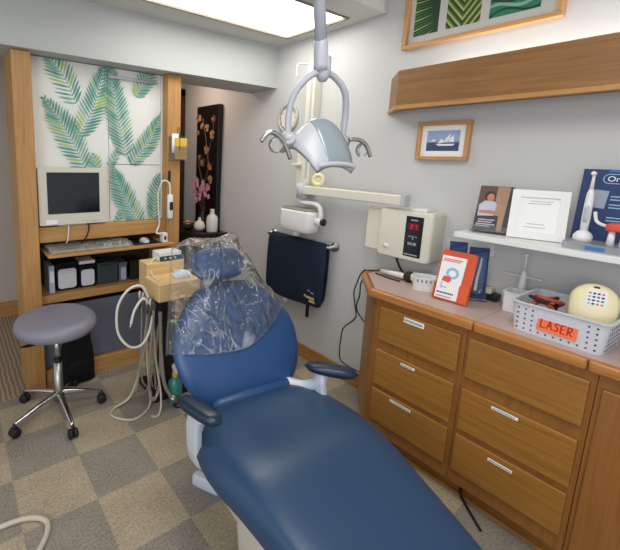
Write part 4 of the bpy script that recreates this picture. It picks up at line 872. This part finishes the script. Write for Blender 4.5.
for ya in (P0-0.02, P1): obj('frame_stile', Box(2.225, WX, ya, ya+0.02, Q0+0.02, Q1-0.02), M['framez'], spf, bevel=0.002)
obj('mat_board', Box(2.246, WX-0.001, P1+0.018, P0-0.018, Q0+0.018, Q1-0.018), M['paper'], spf)
bm = B(); mx = wallmx(2.2458, P0-0.05, Q0+0.05); W_, H_ = 0.172, 0.11
box(bm, 0, W_, 0, H_*0.42, -0.0002, 0.0006, mi=0, mx=mx); box(bm, 0, W_, H_*0.42, H_, -0.0002, 0.0006, mi=1, mx=mx)
for poly in ([(0.085, 0.045), (0.12, 0.05), (0.125, 0.095)], [(0.105, 0.045), (0.145, 0.048), (0.14, 0.085)], [(0.06, 0.04), (0.095, 0.045), (0.08, 0.068)], [(0.05, 0.038), (0.15, 0.038), (0.14, 0.028), (0.065, 0.028)], [(0.02, 0.05), (0.05, 0.055), (0.04, 0.066)]): flat(bm, poly, mx, 0.001, mi=2)
flat(bm, [(0.0, 0.046), (0.05, 0.06), (0.09, 0.052), (0.172, 0.058), (0.172, 0.046)], mx, 0.0008, mi=3)
obj('sea_print', bm, None, spf, mats=[M['sea'], M['sky'], M['paper'], M['silver']])

# ------------------------------------------------------------------ base cabinets along the wall
FX = 1.845
SC = [(1.118, 0.694), (0.690, 0.268)]
RZ = [(0.625, 0.807), (0.372, 0.57), (0.162, 0.345)]
def drawer(t, ya, yb, za, zb, lab):
    d = obj('drawer', Box(FX-0.018, FX+0.002, yb, ya, za, zb), M['cab'], t, bevel=0.006, seg=3)
    if lab:
        yc, zc, L, h = lab
        obj('label_plate', Box(FX-0.0205, FX-0.0175, yc-L/2, yc+L/2, zc-h/2, zc+h/2), M['paper'], d, bevel=0.001)
        bm = B(); k = 0; y = yc+L/2-0.006; rn = random.Random(int(yc*1000))
        while y > yc-L/2+0.008:
            w_ = rn.uniform(0.003, 0.007); box(bm, FX-0.0210, FX-0.0203, y-w_, y, zc-h*0.22, zc+h*0.2); y -= w_+0.0025
        obj('label_text', bm, M['ink'], d)
def unit(ya, yb, label, labs, dy, left):
    t = thing('drawer_cabinet', label, 'cabinet', (2.0, (ya+yb)/2, 0))
    if left: bm = prism(B(), [(FX, ya), (FX, yb), (WX-0.002, yb), (WX-0.002, 1.345), (2.07, 1.345), (1.86, 1.165)], 0.09, 0.842)
    else: bm = Box(FX, WX-0.002, yb, ya, 0.09, 0.842)
    obj('carcass', bm, M['cabz'], t, bevel=0.003)
    if left: bm = prism(B(), [(1.905, 1.13), (1.905, yb), (WX-0.03, yb), (WX-0.03, 1.33), (2.10, 1.33)], 0, 0.09)
    else: bm = Box(1.905, WX-0.03, yb, ya, 0, 0.09)
    obj('toe_kick', bm, M['cab'], t)
    obj('kick_bead', Box(1.893, 1.9045, yb, min(ya, 1.12), 0, 0.014), M['valt'], t)
    for (za, zb), lab in zip(RZ, labs): drawer(t, dy[0], dy[1], za, zb, lab)
unit(1.13, 0.6925, 'oak cabinet of three labelled drawers at the angled end of the counter', [(0.920, 0.784, 0.10, 0.026), (0.925, 0.549, 0.072, 0.013), (0.94, 0.326, 0.112, 0.013)], (1.104, 0.712), True)
unit(0.6915, 0.2695, 'oak cabinet of three wide drawers under the basket, top drawer unlabelled', [None, (0.51, 0.546, 0.094, 0.013), (0.497, 0.312, 0.088, 0.013)], (0.678, 0.285), False)
t = thing('door_cabinet', 'oak cabinet with one tall flat door at the right picture edge', 'cabinet', (2.0, 0.0, 0))
obj('carcass', Box(FX, WX-0.002, -0.4, 0.2685, 0.09, 0.842), M['cabz'], t, bevel=0.003)
obj('toe_kick', Box(1.905, WX-0.03, -0.4, 0.2685, 0, 0.09), M['cab'], t)
obj('door', Box(FX-0.018, FX+0.002, -0.13, 0.253, 0.11, 0.795), M['cabz'], t, bevel=0.006, seg=3)
cp = thing('countertop', 'long pinkish laminate countertop with rounded oak front edge', 'countertop', (2.0, 0.5, 0.86))
obj('laminate', prism(B(), [(1.85, 0.668), (1.85, 1.16), (2.075, 1.355), (WX-0.002, 1.355), (WX-0.002, 0.668)], 0.8425, 0.885), M['laminate'], cp)
obj('laminate', prism(B(), [(1.85, -0.4), (1.85, 0.666), (WX-0.002, 0.666), (WX-0.002, -0.4)], 0.8425, 0.885), M['laminate'], cp)
def edge(poly): return obj('oak_edge', prism(B(), poly, 0.843, 0.888), M['edge'], cp, bevel=0.012, seg=4)
edge([(1.815, 0.668), (1.815, 1.178), (1.8495, 1.162), (1.8495, 0.668)])
edge([(1.815, 0.30), (1.815, 0.666), (1.8495, 0.666), (1.8495, 0.30)])
edge([(1.815, -0.4), (1.815, 0.298), (1.8495, 0.298), (1.8495, -0.4)])
edge([(1.816, 1.18), (2.052, 1.384), (2.0735, 1.3585), (1.850, 1.164)])
edge([(2.054, 1.385), (WX-0.002, 1.385), (WX-0.002, 1.3585), (2.076, 1.3585)])
sh = thing('wall_shelf', 'white wall shelf above the counter carrying dental display items', 'shelf', (2.1, 0.4, 1.2))
obj('board', Box(1.97, WX-0.001, -0.4, 0.858, 1.214, 1.24), M['white'], sh, bevel=0.003)
for y in (0.78, -0.1): obj('bracket', prism(B(), [(2.02, 1.2135), (WX-0.001, 1.2135), (WX-0.001, 1.10), (2.24, 1.10), (2.22, 1.17)], -0.008, 0.008, mx=Matrix(((1, 0, 0, 0), (0, 0, 1, y), (0, 1, 0, 0), (0, 0, 0, 1)))), M['white'], sh)
tag(obj('looped_cable', tube(B(), [(2.10, 1.392, 0.895), (2.10, 1.42, 0.86), (2.14, 1.47, 0.78), (2.16, 1.50, 0.70), (2.14, 1.47, 0.63), (2.13, 1.45, 0.55), (2.16, 1.54, 0.45), (2.18, 1.58, 0.38), (2.18, 1.58, 0.20), (2.17, 1.50, 0.17), (2.2, 1.37, 0.16)], 0.0042), M['rubber'], smooth=True), 'black power cord hanging in loops beside the angled counter end', 'cord')
tag(obj('looped_cable', tube(B(), [(2.14, 1.40, 0.84), (2.11, 1.42, 0.80), (2.10, 1.415, 0.72), (2.13, 1.45, 0.64), (2.15, 1.45, 0.58), (2.19, 1.40, 0.50)], 0.0042), M['rubber'], smooth=True), 'second black cord, shorter and crossing the looped one by the counter end', 'cord')
tag(obj('floor_rod', tube(B(), [(1.895, 0.645, 0.045), (1.885, 0.63, 0.012), (1.78, 0.51, 0.007)], 0.006), M['rubber'], smooth=True), 'thin black rod on the floor below the drawer cabinets', 'rod')

# ------------------------------------------------------------------ things on the counter
ZC = 0.8855
cu = thing('curing_light', 'white handheld curing light with black ring lying on the counter end', 'curing light', (2.1, 1.2, ZC))
obj('handle', cyl(B(), (2.135, 1.305, ZC+0.018), (2.12, 1.135, ZC+0.03), 0.0145, 0.017), M['ceramic'], cu, smooth=True)
obj('ring', lathe(B(), [(0.012, 0), (0.030, 0), (0.032, 0.006), (0.030, 0.014), (0.0, 0.016)], mx=align((2.118, 1.125, ZC+0.033), (-0.7, -0.6, 0.1))), M['rubber'], cu, smooth=True)
obj('body', loft(B(), [[(2.13+0.0*k+a, 1.115-0.03*k, ZC+0.035+b) for a, b in rrect(0.05*s, 0.055*s, 0.02*s)] for k, s in ((0, 0.8), (0.4, 1.0), (1.5, 1.05), (2.6, 0.9), (3.2, 0.6))]), M['ceramic'], cu, smooth=True)
obj('cord', tube(B(), [(2.135, 1.305, ZC+0.018), (2.14, 1.33, ZC+0.012), (2.11, 1.37, ZC+0.008), (2.09, 1.395, ZC+0.0), (2.10, 1.41, ZC-0.03)], 0.004), M['rubber'], cu, smooth=True)
obj('cord', tube(B(), [(2.10, 1.32, ZC+0.005), (2.08, 1.22, ZC+0.005), (2.075, 1.15, ZC+0.006)], 0.004), M['rubber'], cu, smooth=True)
def perforated(name, cx, cy, wx, wy, h, taper, rot, m, parent, holes=True, t=0.004, lip=0.008, r=0.025):
    """open tray: outer and inner walls, lip"""
    mx = Matrix.Translation((cx, cy, ZC)) @ Matrix.Rotation(rot, 4, 'Z')
    def lp(w_, d_, z): return [Vector((a, b, z)) for a, b in rrect(w_, d_, min(r, w_/2.2, d_/2.2))]
    L = [lp(wx*taper, wy*taper, 0), lp(wx, wy, h), lp(wx+2*lip, wy+2*lip, h), lp(wx+2*lip, wy+2*lip, h+0.004), lp(wx-2*t, wy-2*t, h+0.004), lp(wx*taper-2*t, wy*taper-2*t, t)]
    return obj(name, loft(B(), L, mx=mx), m, parent), mx
tb = thing('white_tub', 'small white openwork tub on the counter before the cream control box', 'tub', (2.06, 1.0, ZC))
perforated('body', 2.075, 1.01, 0.10, 0.13, 0.07, 0.88, 0.5, M['wplastic'], tb, t=0.003, lip=0.003, r=0.04)
mx = Matrix.Translation((2.075, 1.01, ZC)) @ Matrix.Rotation(0.5, 4, 'Z')
bm = B()
for k in range(5): box(bm, -0.0525, -0.0505, -0.045+k*0.02, -0.037+k*0.02, 0.05, 0.064, mx=mx)
obj('rim_slots', bm, M['greyhose'], tb)

def leaned(ox, oy, ang, lean, z=ZC):
    """frame standing at ox,oy; faces angle ang (0 = towards -X), tipped back by lean; u runs to the viewer's right"""
    nx, ny = -math.cos(ang), -math.sin(ang); u = Vector((-ny*-1, -nx*1, 0)); u = Vector((ny*-1, nx, 0))
    u = Vector((-math.sin(-ang)*-1, -math.cos(ang), 0)); u = Vector((math.sin(ang), -math.cos(ang), 0))
    up = Vector((-nx*math.sin(lean), -ny*math.sin(lean), math.cos(lean)))
    return frame_mx((ox, oy, z), u, up)
bh = thing('leaflet_holder', 'orange acrylic leaflet holder with white leaflet leaning on the counter', 'leaflet holder', (2.0, 0.85, ZC))
mx = leaned(1.998, 0.850, 0.05, 0.24)
bm = prism(B(), [(a, b+0.126) for a, b in rrect(0.158, 0.250, 0.014)], -0.004, 0.0, mx=mx); obj('back_plate', bm, M['orange'], bh)
bm = prism(B(), [(0.034, 0.004), (0.077, 0.006), (0.077, 0.10), (0.05, 0.10), (0.034, 0.085)], 0.010, 0.013, mx=mx); prism(bm, [(-0.077, 0.002), (0.077, 0.002), (0.077, 0.006), (-0.077, 0.006)], 0, 0.013, mx=mx); prism(bm, [(-0.079, 0.002), (-0.075, 0.002), (-0.075, 0.08), (-0.079, 0.06)], 0, 0.013, mx=mx); obj('front_pocket', bm, M['orange'], bh)
bm = prism(B(), [(-0.06, 0.0), (0.06, 0.0), (0.06, 0.15), (-0.06, 0.15)], -0.006, -0.004, mx=mx @ Matrix.Rotation(-0.5, 4, 'X') @ Matrix.Translation((0, 0.0, -0.03))) if False else prism(B(), [(-0.02, 0.012), (0.02, 0.012), (0.02, 0.19), (-0.02, 0.19)], -0.012, -0.0045, mx=mx); obj('prop', bm, M['orange'], bh)
lf = thing('leaflet', 'white leaflet with red heading and blue picture in the orange holder', 'leaflet', (2.0, 0.85, ZC))
obj('sheet', prism(B(), [(-0.070, 0.008), (0.033, 0.008), (0.040, 0.222), (-0.070, 0.222)], 0.001, 0.008, mx=mx), M['paper'], lf)
mt = mx @ Matrix.Translation((-0.018, 0, 0.0082))
bm = B()
for y, a, b in ((0.206, -0.044, 0.040), (0.197, -0.046, 0.036), (0.018, -0.045, 0.03)):
    x = a
    while x < b-0.004: box(bm, x, x+0.0055, y-0.003, y+0.003, 0, 0.0004, mx=mt); x += 0.0072
obj('red_heading', bm, M['redink'], lf)
bm = B(); lathe(bm, [(0.016, 0), (0.029, 0), (0.029, 0.0004), (0.016, 0.0004), (0.016, 0)], cap=False, n=24, mx=mt @ Matrix.Translation((0.008, 0.138, 0))); box(bm, -0.03, -0.004, 0.062, 0.068, 0, 0.0004, mx=mt); box(bm, -0.033, -0.028, 0.055, 0.09, 0, 0.0004, mx=mt)
obj('blue_picture', bm, M['skyink'], lf)
obj('red_picture', flat(B(), [(-0.034, 0.095), (0.0, 0.09), (0.010, 0.104), (0.002, 0.120), (-0.028, 0.120)], mt, 0.0006), M['redink'], lf)
bm = B(); x = -0.045
for w_ in (0.007, 0.006, 0.008, 0.006, 0.008, 0.007, 0.006, 0.008, 0.006): box(bm, x, x+w_, 0.032, 0.040, 0, 0.0004, mx=mt); x += w_+0.0018
obj('navy_word', bm, M['navy'], lf)

cs = thing('clear_stand', 'clear acrylic stand behind the orange leaflet holder', 'display stand', (2.13, 0.82, ZC))
mx = leaned(2.12, 0.825, 0.62, 0.12)
obj('back_sheet', prism(B(), [(-0.105, 0), (0.085, 0), (0.085, 0.30), (-0.105, 0.30)], -0.003, 0, mx=mx), M['acrylic'], cs)
obj('foot_lip', prism(B(), [(-0.105, 0), (0.085, 0), (0.085, 0.004), (-0.105, 0.004)], 0.0, 0.03, mx=mx), M['acrylic'], cs)
for u0_, wd, nm, lb in ((-0.095, 0.078, 'navy', 'narrow navy toothbrush pack, left of two in the clear stand'), (-0.006, 0.085, 'mid', 'blue toothbrush pack with white brush, right of two in the clear stand')):
    pk = thing('toothbrush_pack', lb, 'package', (2.13, 0.8, ZC), group=None)
    y1 = 0.285 if nm == 'navy' else 0.265
    obj('card', prism(B(), [(u0_, 0.008), (u0_+wd, 0.008), (u0_+wd, y1), (u0_, y1)], 0.002, 0.004, mx=mx), M['navyc'], pk)
    obj('blue_panel', prism(B(), [(u0_+0.008, 0.09), (u0_+wd-0.008, 0.09), (u0_+wd-0.008, y1-0.02), (u0_+0.008, y1-0.04)], 0.0042, 0.0048, mx=mx), M['cardblue'], pk)
    bx_ = u0_+wd*0.5
    bm = tube(B(), [mx @ Vector((bx_+dx, y, 0.012)) for dx, y in ((-0.006, 0.05), (-0.002, 0.11), (0.006, 0.17), (0.010, 0.215))], lambda t: 0.008-0.0045*t)
    obj('toothbrush', bm, M['wplastic'], pk, smooth=True)
    obj('clear_blister', prism(B(), [(a+bx_, b+0.13) for a, b in rrect(0.045, 0.19, 0.018)], 0.0045, 0.022, mx=mx), M['acrylic'], pk)

sd = thing('small_adaptor', 'small dark and cream device at the wall between stand and basket', 'device', (2.22, 0.74, ZC))
obj('body', Box(2.19, 2.25, 0.72, 0.80, ZC, ZC+0.035), M['blackp'], sd, bevel=0.006)
obj('plug', Box(2.185, 2.25, 0.745, 0.775, ZC+0.035, ZC+0.062), M['beige'], sd, bevel=0.005)
obj('cable', tube(B(), [(2.22, 0.80, ZC+0.02), (2.235, 0.88, ZC+0.012), (2.24, 0.95, ZC+0.006)], 0.004), M['rubber'], sd, smooth=True)

wb = thing('white_tray', 'small plain white tray behind the left end of the laser basket', 'tray', (2.1, 0.6, ZC))
perforated('body', 2.155, 0.628, 0.10, 0.085, 0.09, 0.94, 0.0, M['wplastic'], wb, r=0.012, lip=0.004)
et = thing('electric_toothbrush', 'white electric toothbrush with clear cross tray behind the laser basket', 'toothbrush', (2.235, 0.63, ZC))
TX, TY = 2.232, 0.640
obj('charger', lathe(B(), [(0, 0), (0.017, 0), (0.017, 0.02), (0.014, 0.028), (0, 0.03)], (TX, TY, ZC)), M['wplastic'], et, smooth=True)
obj('handle', lathe(B(), [(0, 0.026), (0.013, 0.028), (0.016, 0.06), (0.0155, 0.12), (0.012, 0.165), (0.007, 0.18), (0, 0.182)], (TX, TY, ZC)), M['wplastic'], et, smooth=True)
obj('brush_neck', lathe(B(), [(0, 0.18), (0.006, 0.18), (0.0045, 0.23), (0.005, 0.245), (0.009, 0.25), (0.009, 0.262), (0, 0.264)], (TX, TY, ZC)), M['wplastic'], et, smooth=True)
obj('cross_tray', Box(TX-0.012, TX+0.012, TY-0.075, TY+0.075, ZC+0.150, ZC+0.155), M['wplastic'], et)

lb = thing('laser_basket', 'pale grey perforated basket with an orange handwritten label on the counter', 'basket', (2.0, 0.42, ZC))
BH = 0.122; BXc, BYc, BW, BD, BR = 2.032, 0.415, 0.29, 0.300, -0.04
perforated('body', BXc, BYc, BW, BD, BH, 0.93, BR, M['basket'], lb, r=0.03)
mxb = Matrix.Translation((BXc, BYc, ZC)) @ Matrix.Rotation(BR, 4, 'Z')
bm = B()
def wallpt(face, s, z):
    k = 0.93+0.07*z/BH
    if face == 'f': return mxb @ Vector((-BW/2*k-0.0006, s, z)), Vector((-1, 0, 0))
    return mxb @ Vector((s, -BD/2*k-0.0006, z)), Vector((0, -1, 0))
def hole(face, s, z):
    p, n = wallpt(face, s, z); n = mxb.to_3x3() @ n
    cyl(bm, p+n*0.0004, p-n*0.002, 0.0036, n=10)
for i in range(11):
    for j in range(5):
        s = 0.120-0.024*i; z = 0.016+0.021*j
        if 3 <= i <= 8 and 1 <= j <= 4 and -0.074 < s < 0.058: continue
        hole('f', s, z)
obj('round_holes', bm, M['hole'], lb); bm = B()
for i in range(10):
    for j in range(5): hole('s', -0.108+0.024*i, 0.016+0.021*j)
obj('round_holes', bm, M['hole'], lb)
n_ = (mxb.to_3x3() @ Vector((-1, 0, 0))); p_, _ = wallpt('f', -0.008, 0.062)
ml = frame_mx(p_+n_*0.001, mxb.to_3x3() @ Vector((0, -1, 0)), (0.068, 0, 1))
obj('paper_label', prism(B(), [(-0.062, -0.031), (0.060, -0.033), (0.062, 0.030), (-0.060, 0.032)], -0.0005, 0.0007, mx=ml), M['lorange'], lb)
bm = B(); LT = {'L': [[(0, 1), (0, 0), (0.7, 0.02)]], 'A': [[(0, 0), (0.35, 1), (0.7, 0)], [(0.12, 0.38), (0.6, 0.38)]], 'S': [[(0.75, 0.95), (0.3, 1.0), (0.15, 0.72), (0.5, 0.5), (0.62, 0.2), (0.35, 0.0), (0.0, 0.08)]], 'E': [[(0.65, 1), (0.05, 0.98), (0.05, 0.0), (0.7, 0.0)], [(0.05, 0.5), (0.55, 0.52)]], 'R': [[(0.03, 0), (0.05, 1), (0.5, 0.98), (0.62, 0.75), (0.45, 0.52), (0.06, 0.48), (0.7, 0.0)]]}
for k, ch in enumerate('LASER'):
    for strk in LT[ch]:
        for (a, b), (c, d) in zip(strk, strk[1:]):
            A_ = Vector((-0.050+k*0.0205+a*0.021, -0.016+b*0.031-0.0008*k)); B_ = Vector((-0.050+k*0.0205+c*0.021, -0.016+d*0.031-0.0008*k)); dd = (B_-A_).normalized(); nn = Vector((-dd.y, dd.x))*0.0024
            flat(bm, [A_-nn-dd*0.0012, B_-nn+dd*0.0012, B_+nn+dd*0.0012, A_+nn-dd*0.0012], ml @ Matrix.Translation((0, 0, 0.0007)), 0.0004)
obj('handwriting', bm, M['red'], lb)
dvz = thing('ivory_device', 'ivory rounded device with a printed label standing in the basket', 'device', (2.0, 0.35, ZC))
mx = leaned(2.005, 0.345, 0.22, 0.20, ZC+0.012)
prof = [(-0.072, 0.0), (0.072, 0.0), (0.075, 0.10), (0.062, 0.16), (0.035, 0.19), (0.0, 0.198), (-0.035, 0.19), (-0.060, 0.165), (-0.075, 0.10)]
prof = [(-0.070, 0), (0.070, 0)]+[(0.072*math.cos(a*PI/18), 0.150+0.07*math.sin(a*PI/18)) for a in range(19)]
obj('shell', pillow(B(), prof, 0.028, 0.05, lambda u, v, n: mx @ Vector((u, v, n)), ctr=(0, 0.1), p=5), M['ivory'], dvz, smooth=True)
md = mx @ Matrix.Translation((0.004, 0.163, 0.0285))
obj('label', prism(B(), [(a, b) for a, b in rrect(0.058, 0.062, 0.004)], -0.002, 0.0006, mx=md), M['paper'], dvz)
bm = B(); cs_ = [M['ink'], M['pinkred'], M['skyink'], M['pal_md'], M['navy']]; rn = random.Random(3)
for r_ in range(4):
    for c_ in range(4): box(bm, -0.024+c_*0.0125, -0.016+c_*0.0125, 0.016-r_*0.0135, 0.023-r_*0.0135, 0.0006, 0.001, mi=rn.randrange(5), mx=md)
obj('label_print', bm, None, dvz, mats=cs_)
obj('top_slot', prism(B(), [(a+0.0, b+0.206) for a, b in rrect(0.018, 0.007, 0.003)], 0.012, 0.022, mx=mx), M['blackp'], dvz)
for nm, m, pts, r_, lbl in (('coiled_cable', 'redcable', [(2.06, 0.50, ZC+0.108), (2.00, 0.52, ZC+0.133), (1.96, 0.49, ZC+0.143), (1.98, 0.45, ZC+0.136), (2.04, 0.44, ZC+0.118), (2.07, 0.47, ZC+0.093), (2.02, 0.50, ZC+0.108), (1.97, 0.47, ZC+0.118), (2.0, 0.43, ZC+0.06), (2.02, 0.43, ZC+0.008)], 0.0075, 'rust red cable coiled in the middle of the basket'),
                       ('coiled_cable', 'rubber', [(2.03, 0.53, ZC+0.118), (1.97, 0.53, ZC+0.136), (1.95, 0.48, ZC+0.130), (1.99, 0.455, ZC+0.143), (2.03, 0.46, ZC+0.133), (2.05, 0.46, ZC+0.05), (2.04, 0.46, ZC+0.008)], 0.006, 'thin black cable coiled over the red one in the basket'),):
    tag(obj(nm, tube(B(), pts, r_), M[m], smooth=True), lbl, 'cable')
bpo = obj('red_handpiece', tube(B(), [(1.955, 0.52, ZC+0.103), (1.985, 0.49, ZC+0.130), (2.03, 0.455, ZC+0.140)], lambda t: 0.011-0.004*t), M['redcable'], smooth=True); tag(bpo, 'short rust red handpiece lying across the coiled cables in the basket', 'handpiece')

# ------------------------------------------------------------------ things on the wall shelf
ZS = 1.2405
b2 = thing('brochure_stand', 'clear acrylic stand at the left end of the white shelf', 'display stand', (2.08, 0.78, ZS))
mx = leaned(2.07, 0.752, 0.22, 0.42, ZS) @ Matrix.Scale(1.12, 4)
bm = prism(B(), [(-0.066, 0), (0.066, 0), (0.066, 0.20), (-0.066, 0.20)], -0.005, -0.002, mx=mx); prism(bm, [(-0.066, 0), (0.066, 0), (0.066, 0.003), (-0.066, 0.003)], -0.002, 0.028, mx=mx); prism(bm, [(a, b+0.012) for a, b in rrect(0.132, 0.024, 0.011)], 0.026, 0.029, mx=mx)
obj('clear_body', bm, M['acrylic'], b2)
obj('side_wing', prism(B(), [(0.0, 0.0), (0.028, 0.0), (0.028, 0.03), (0.0, 0.12)], 0.066, 0.068, mx=mx @ Matrix(((0, 0, 1, 0), (0, 1, 0, 0), (1, 0, 0, 0), (0, 0, 0, 1)))), M['acrylic'], b2)
br = thing('brochure', 'dark brochure showing a person with folded arms in the clear stand', 'brochure', (2.08, 0.78, ZS))
bm = B(); prism(bm, [(a, b+0.105) for a, b in rrect(0.118, 0.205, 0.004)], 0.0, 0.010, mx=mx)
mb = mx @ Matrix.Translation((0, 0.105, 0.0101))
flat(bm, [(0.002, -0.10), (0.057, -0.10), (0.057, 0.10), (0.002, 0.10)], mb, 0.0003, mi=1)
flat(bm, [(0.040, -0.10), (0.057, -0.10), (0.057, 0.10), (0.046, 0.10)], mb, 0.0005, mi=5)
flat(bm, [(-0.058, -0.10), (0.024, -0.10), (0.022, -0.03), (-0.058, -0.025)], mb, 0.0006, mi=5)
flat(bm, [(-0.050, -0.035), (0.004, -0.03), (0.010, 0.02), (-0.002, 0.034), (-0.034, 0.034), (-0.052, 0.015)], mb, 0.0007, mi=4)
flat(bm, [(-0.045, -0.022), (0.006, -0.024), (0.012, -0.010), (-0.01, -0.006), (-0.05, -0.010)], mb, 0.0009, mi=2)
flat(bm, [(-0.019+0.020*math.cos(i*PI/8), 0.056+0.022*math.sin(i*PI/8)) for i in range(16)], mb, 0.0008, mi=3)
flat(bm, [(-0.016+0.013*math.cos(i*PI/8), 0.050+0.018*math.sin(i*PI/8)) for i in range(16)], mb, 0.0010, mi=2)
for y, a, b in ((-0.05, -0.045, 0.012), (-0.06, -0.045, 0.005), (-0.07, -0.05, 0.016), (-0.078, -0.05, 0.0)): box(bm, a, b, y-0.0022, y+0.0022, 0.0006, 0.0010, mi=4, mx=mb)
obj('cover', bm, None, br, mats=[M['brochbg'], M['brochlt'], M['skin'], M['hair'], M['shirt'], M['brochdk']])

qf = thing('tabletop_frame', 'white tabletop frame with printed notice in the middle of the shelf', 'frame', (2.1, 0.62, ZS))
mx = leaned(2.085, 0.583, 0.30, 0.28, ZS) @ Matrix.Scale(1.06, 4)
FW, FH = 0.185, 0.205
bm = B()
for a in ((-FW/2, FW/2, 0, 0.03), (-FW/2, FW/2, FH-0.03, FH), (-FW/2, -FW/2+0.03, 0.03, FH-0.03), (FW/2-0.03, FW/2, 0.03, FH-0.03)): box(bm, *a, -0.008, 0.010, mx=mx)
obj('frame', bm, M['white'], qf)
obj('notice', box(B(), -FW/2+0.028, FW/2-0.028, 0.028, FH-0.028, -0.006, 0.001, mx=mx), M['paper'], qf)
bm = B()
for y, a, b in ((0.160, -0.030, 0.040), (0.150, -0.036, 0.034), (0.064, -0.030, 0.02), (0.050, -0.04, 0.03)):
    bm = B()
    x = a; rn = random.Random(int(y*1000))
    while x < b: w_ = rn.uniform(0.003, 0.006); box(bm, x, x+w_, y-0.0014, y+0.0014, 0.001, 0.0014, mx=mx); x += w_+0.0022
    obj('printed_line', bm, M['ink'], qf)
obj('easel_leg', box(B(), -0.02, 0.02, 0.0, 0.15, -0.012, -0.0085, mx=mx), M['white'], qf)

bc = thing('display_card', 'tall navy toothbrush advertising card standing on the shelf at the right', 'display card', (2.22, 0.35, ZS))
mx = leaned(2.165, 0.36, 0.02, 0.10, ZS)
obj('board', prism(B(), [(-0.125, 0.0), (0.26, 0.0), (0.26, 0.312), (-0.125, 0.312)], -0.02, 0, mx=mx), M['navyc'], bc)
obj('top_flash', prism(B(), [(-0.05, 0.302), (0.26, 0.302), (0.26, 0.312), (-0.045, 0.312)], 0.0, 0.0005, mx=mx), M['midblue'], bc)
obj('logo_plate', prism(B(), [(a+0.015, b+0.275) for a, b in rrect(0.155, 0.040, 0.019)], 0.0, 0.0006, mx=mx), M['skyink'], bc)
obj('logo_fill', prism(B(), [(a+0.015, b+0.275) for a, b in rrect(0.149, 0.034, 0.016)], 0.0006, 0.0009, mx=mx), M['navyc'], bc)
text('logo_text', 'Oral-B', 0.030, mx @ Matrix.Translation((-0.050, 0.274, 0.0012)), M['paper'], bc, align_x='LEFT')
obj('picture_block', prism(B(), [(-0.088, 0.158), (-0.042, 0.154), (-0.036, 0.226), (-0.080, 0.230)], 0.0004, 0.0014, mx=mx), M['silver'], bc)
bm = B()
for y in (0.205, 0.192, 0.172, 0.160, 0.12, 0.108): box(bm, -0.030, 0.050, y-0.0022, y+0.0022, 0.0004, 0.0010, mx=mx)
obj('print_lines', bm, M['skyink'], bc)
tr = thing('toothbrush_display', 'clear plastic display base with blue badge on the shelf front', 'display base', (2.1, 0.36, ZS))
obj('plinth', prism(B(), [(a+2.075, b+0.325) for a, b in rrect(0.15, 0.30, 0.03)], ZS, ZS+0.026), M['frost'], tr)
obj('blue_badge', Box(1.9988, 2.001, 0.345, 0.40, ZS+0.005, ZS+0.020), M['midblue'], tr)
ob = thing('display_toothbrush', 'white rechargeable toothbrush upright on the clear display base', 'toothbrush', (2.08, 0.40, ZS+0.026))
OX, OY = 2.085, 0.43; zb = ZS+0.0265
obj('charger', lathe(B(), [(0, 0), (0.030, 0), (0.030, 0.02), (0.022, 0.034), (0.012, 0.042), (0, 0.043)], (OX, OY, zb)), M['wplastic'], ob, smooth=True)
obj('handle', lathe(B(), [(0, 0.036), (0.012, 0.04), (0.0135, 0.09), (0.013, 0.15), (0.011, 0.19), (0.007, 0.205), (0, 0.206)], (OX, OY, zb)), M['wplastic'], ob, smooth=True)
obj('grip', loft(B(), [[(OX-0.0105+a*0.4, OY+a, zb+z) for a in (-w_, w_)]+[(OX-0.0145, OY+w_*0.8, zb+z), (OX-0.0145, OY-w_*0.8, zb+z)] for z, w_ in ((0.075, 0.006), (0.09, 0.009), (0.13, 0.009), (0.142, 0.006))]), M['gplastic'], ob, smooth=True)
obj('brush_neck', lathe(B(), [(0, 0.2), (0.007, 0.2), (0.0045, 0.25), (0.005, 0.262), (0, 0.263)], (OX, OY, zb)), M['wplastic'], ob, smooth=True)
obj('brush_head', cyl(B(), (OX+0.003, OY, zb+0.266), (OX-0.013, OY, zb+0.268), 0.008), M['wplastic'], ob, smooth=True)
hh = thing('head_holder', 'white brush head holder with coral red lid on the display base', 'holder', (2.06, 0.30, ZS+0.026))
for k in range(3): obj('head_peg', cyl(B(), (2.06, 0.345-0.035*k, zb), (2.06, 0.345-0.035*k, zb+0.055), 0.012, 0.009), M['wplastic'], hh, smooth=True)
obj('coral_lid', loft(B(), [[(2.06+a, 0.29+b, zb+z) for a, b in rrect(0.045*s, 0.15*s, 0.018*s)] for z, s in ((0.055, 0.95), (0.06, 1), (0.078, 1), (0.085, 0.85))]), M['pinkred'], hh, smooth=True)
obj('curved_arm', tube(B(), [(2.075, 0.405, zb+0.12), (2.07, 0.395, zb+0.085), (2.065, 0.37, zb+0.072), (2.06, 0.345, zb+0.075)], 0.006), M['ceramic'], hh, smooth=True)
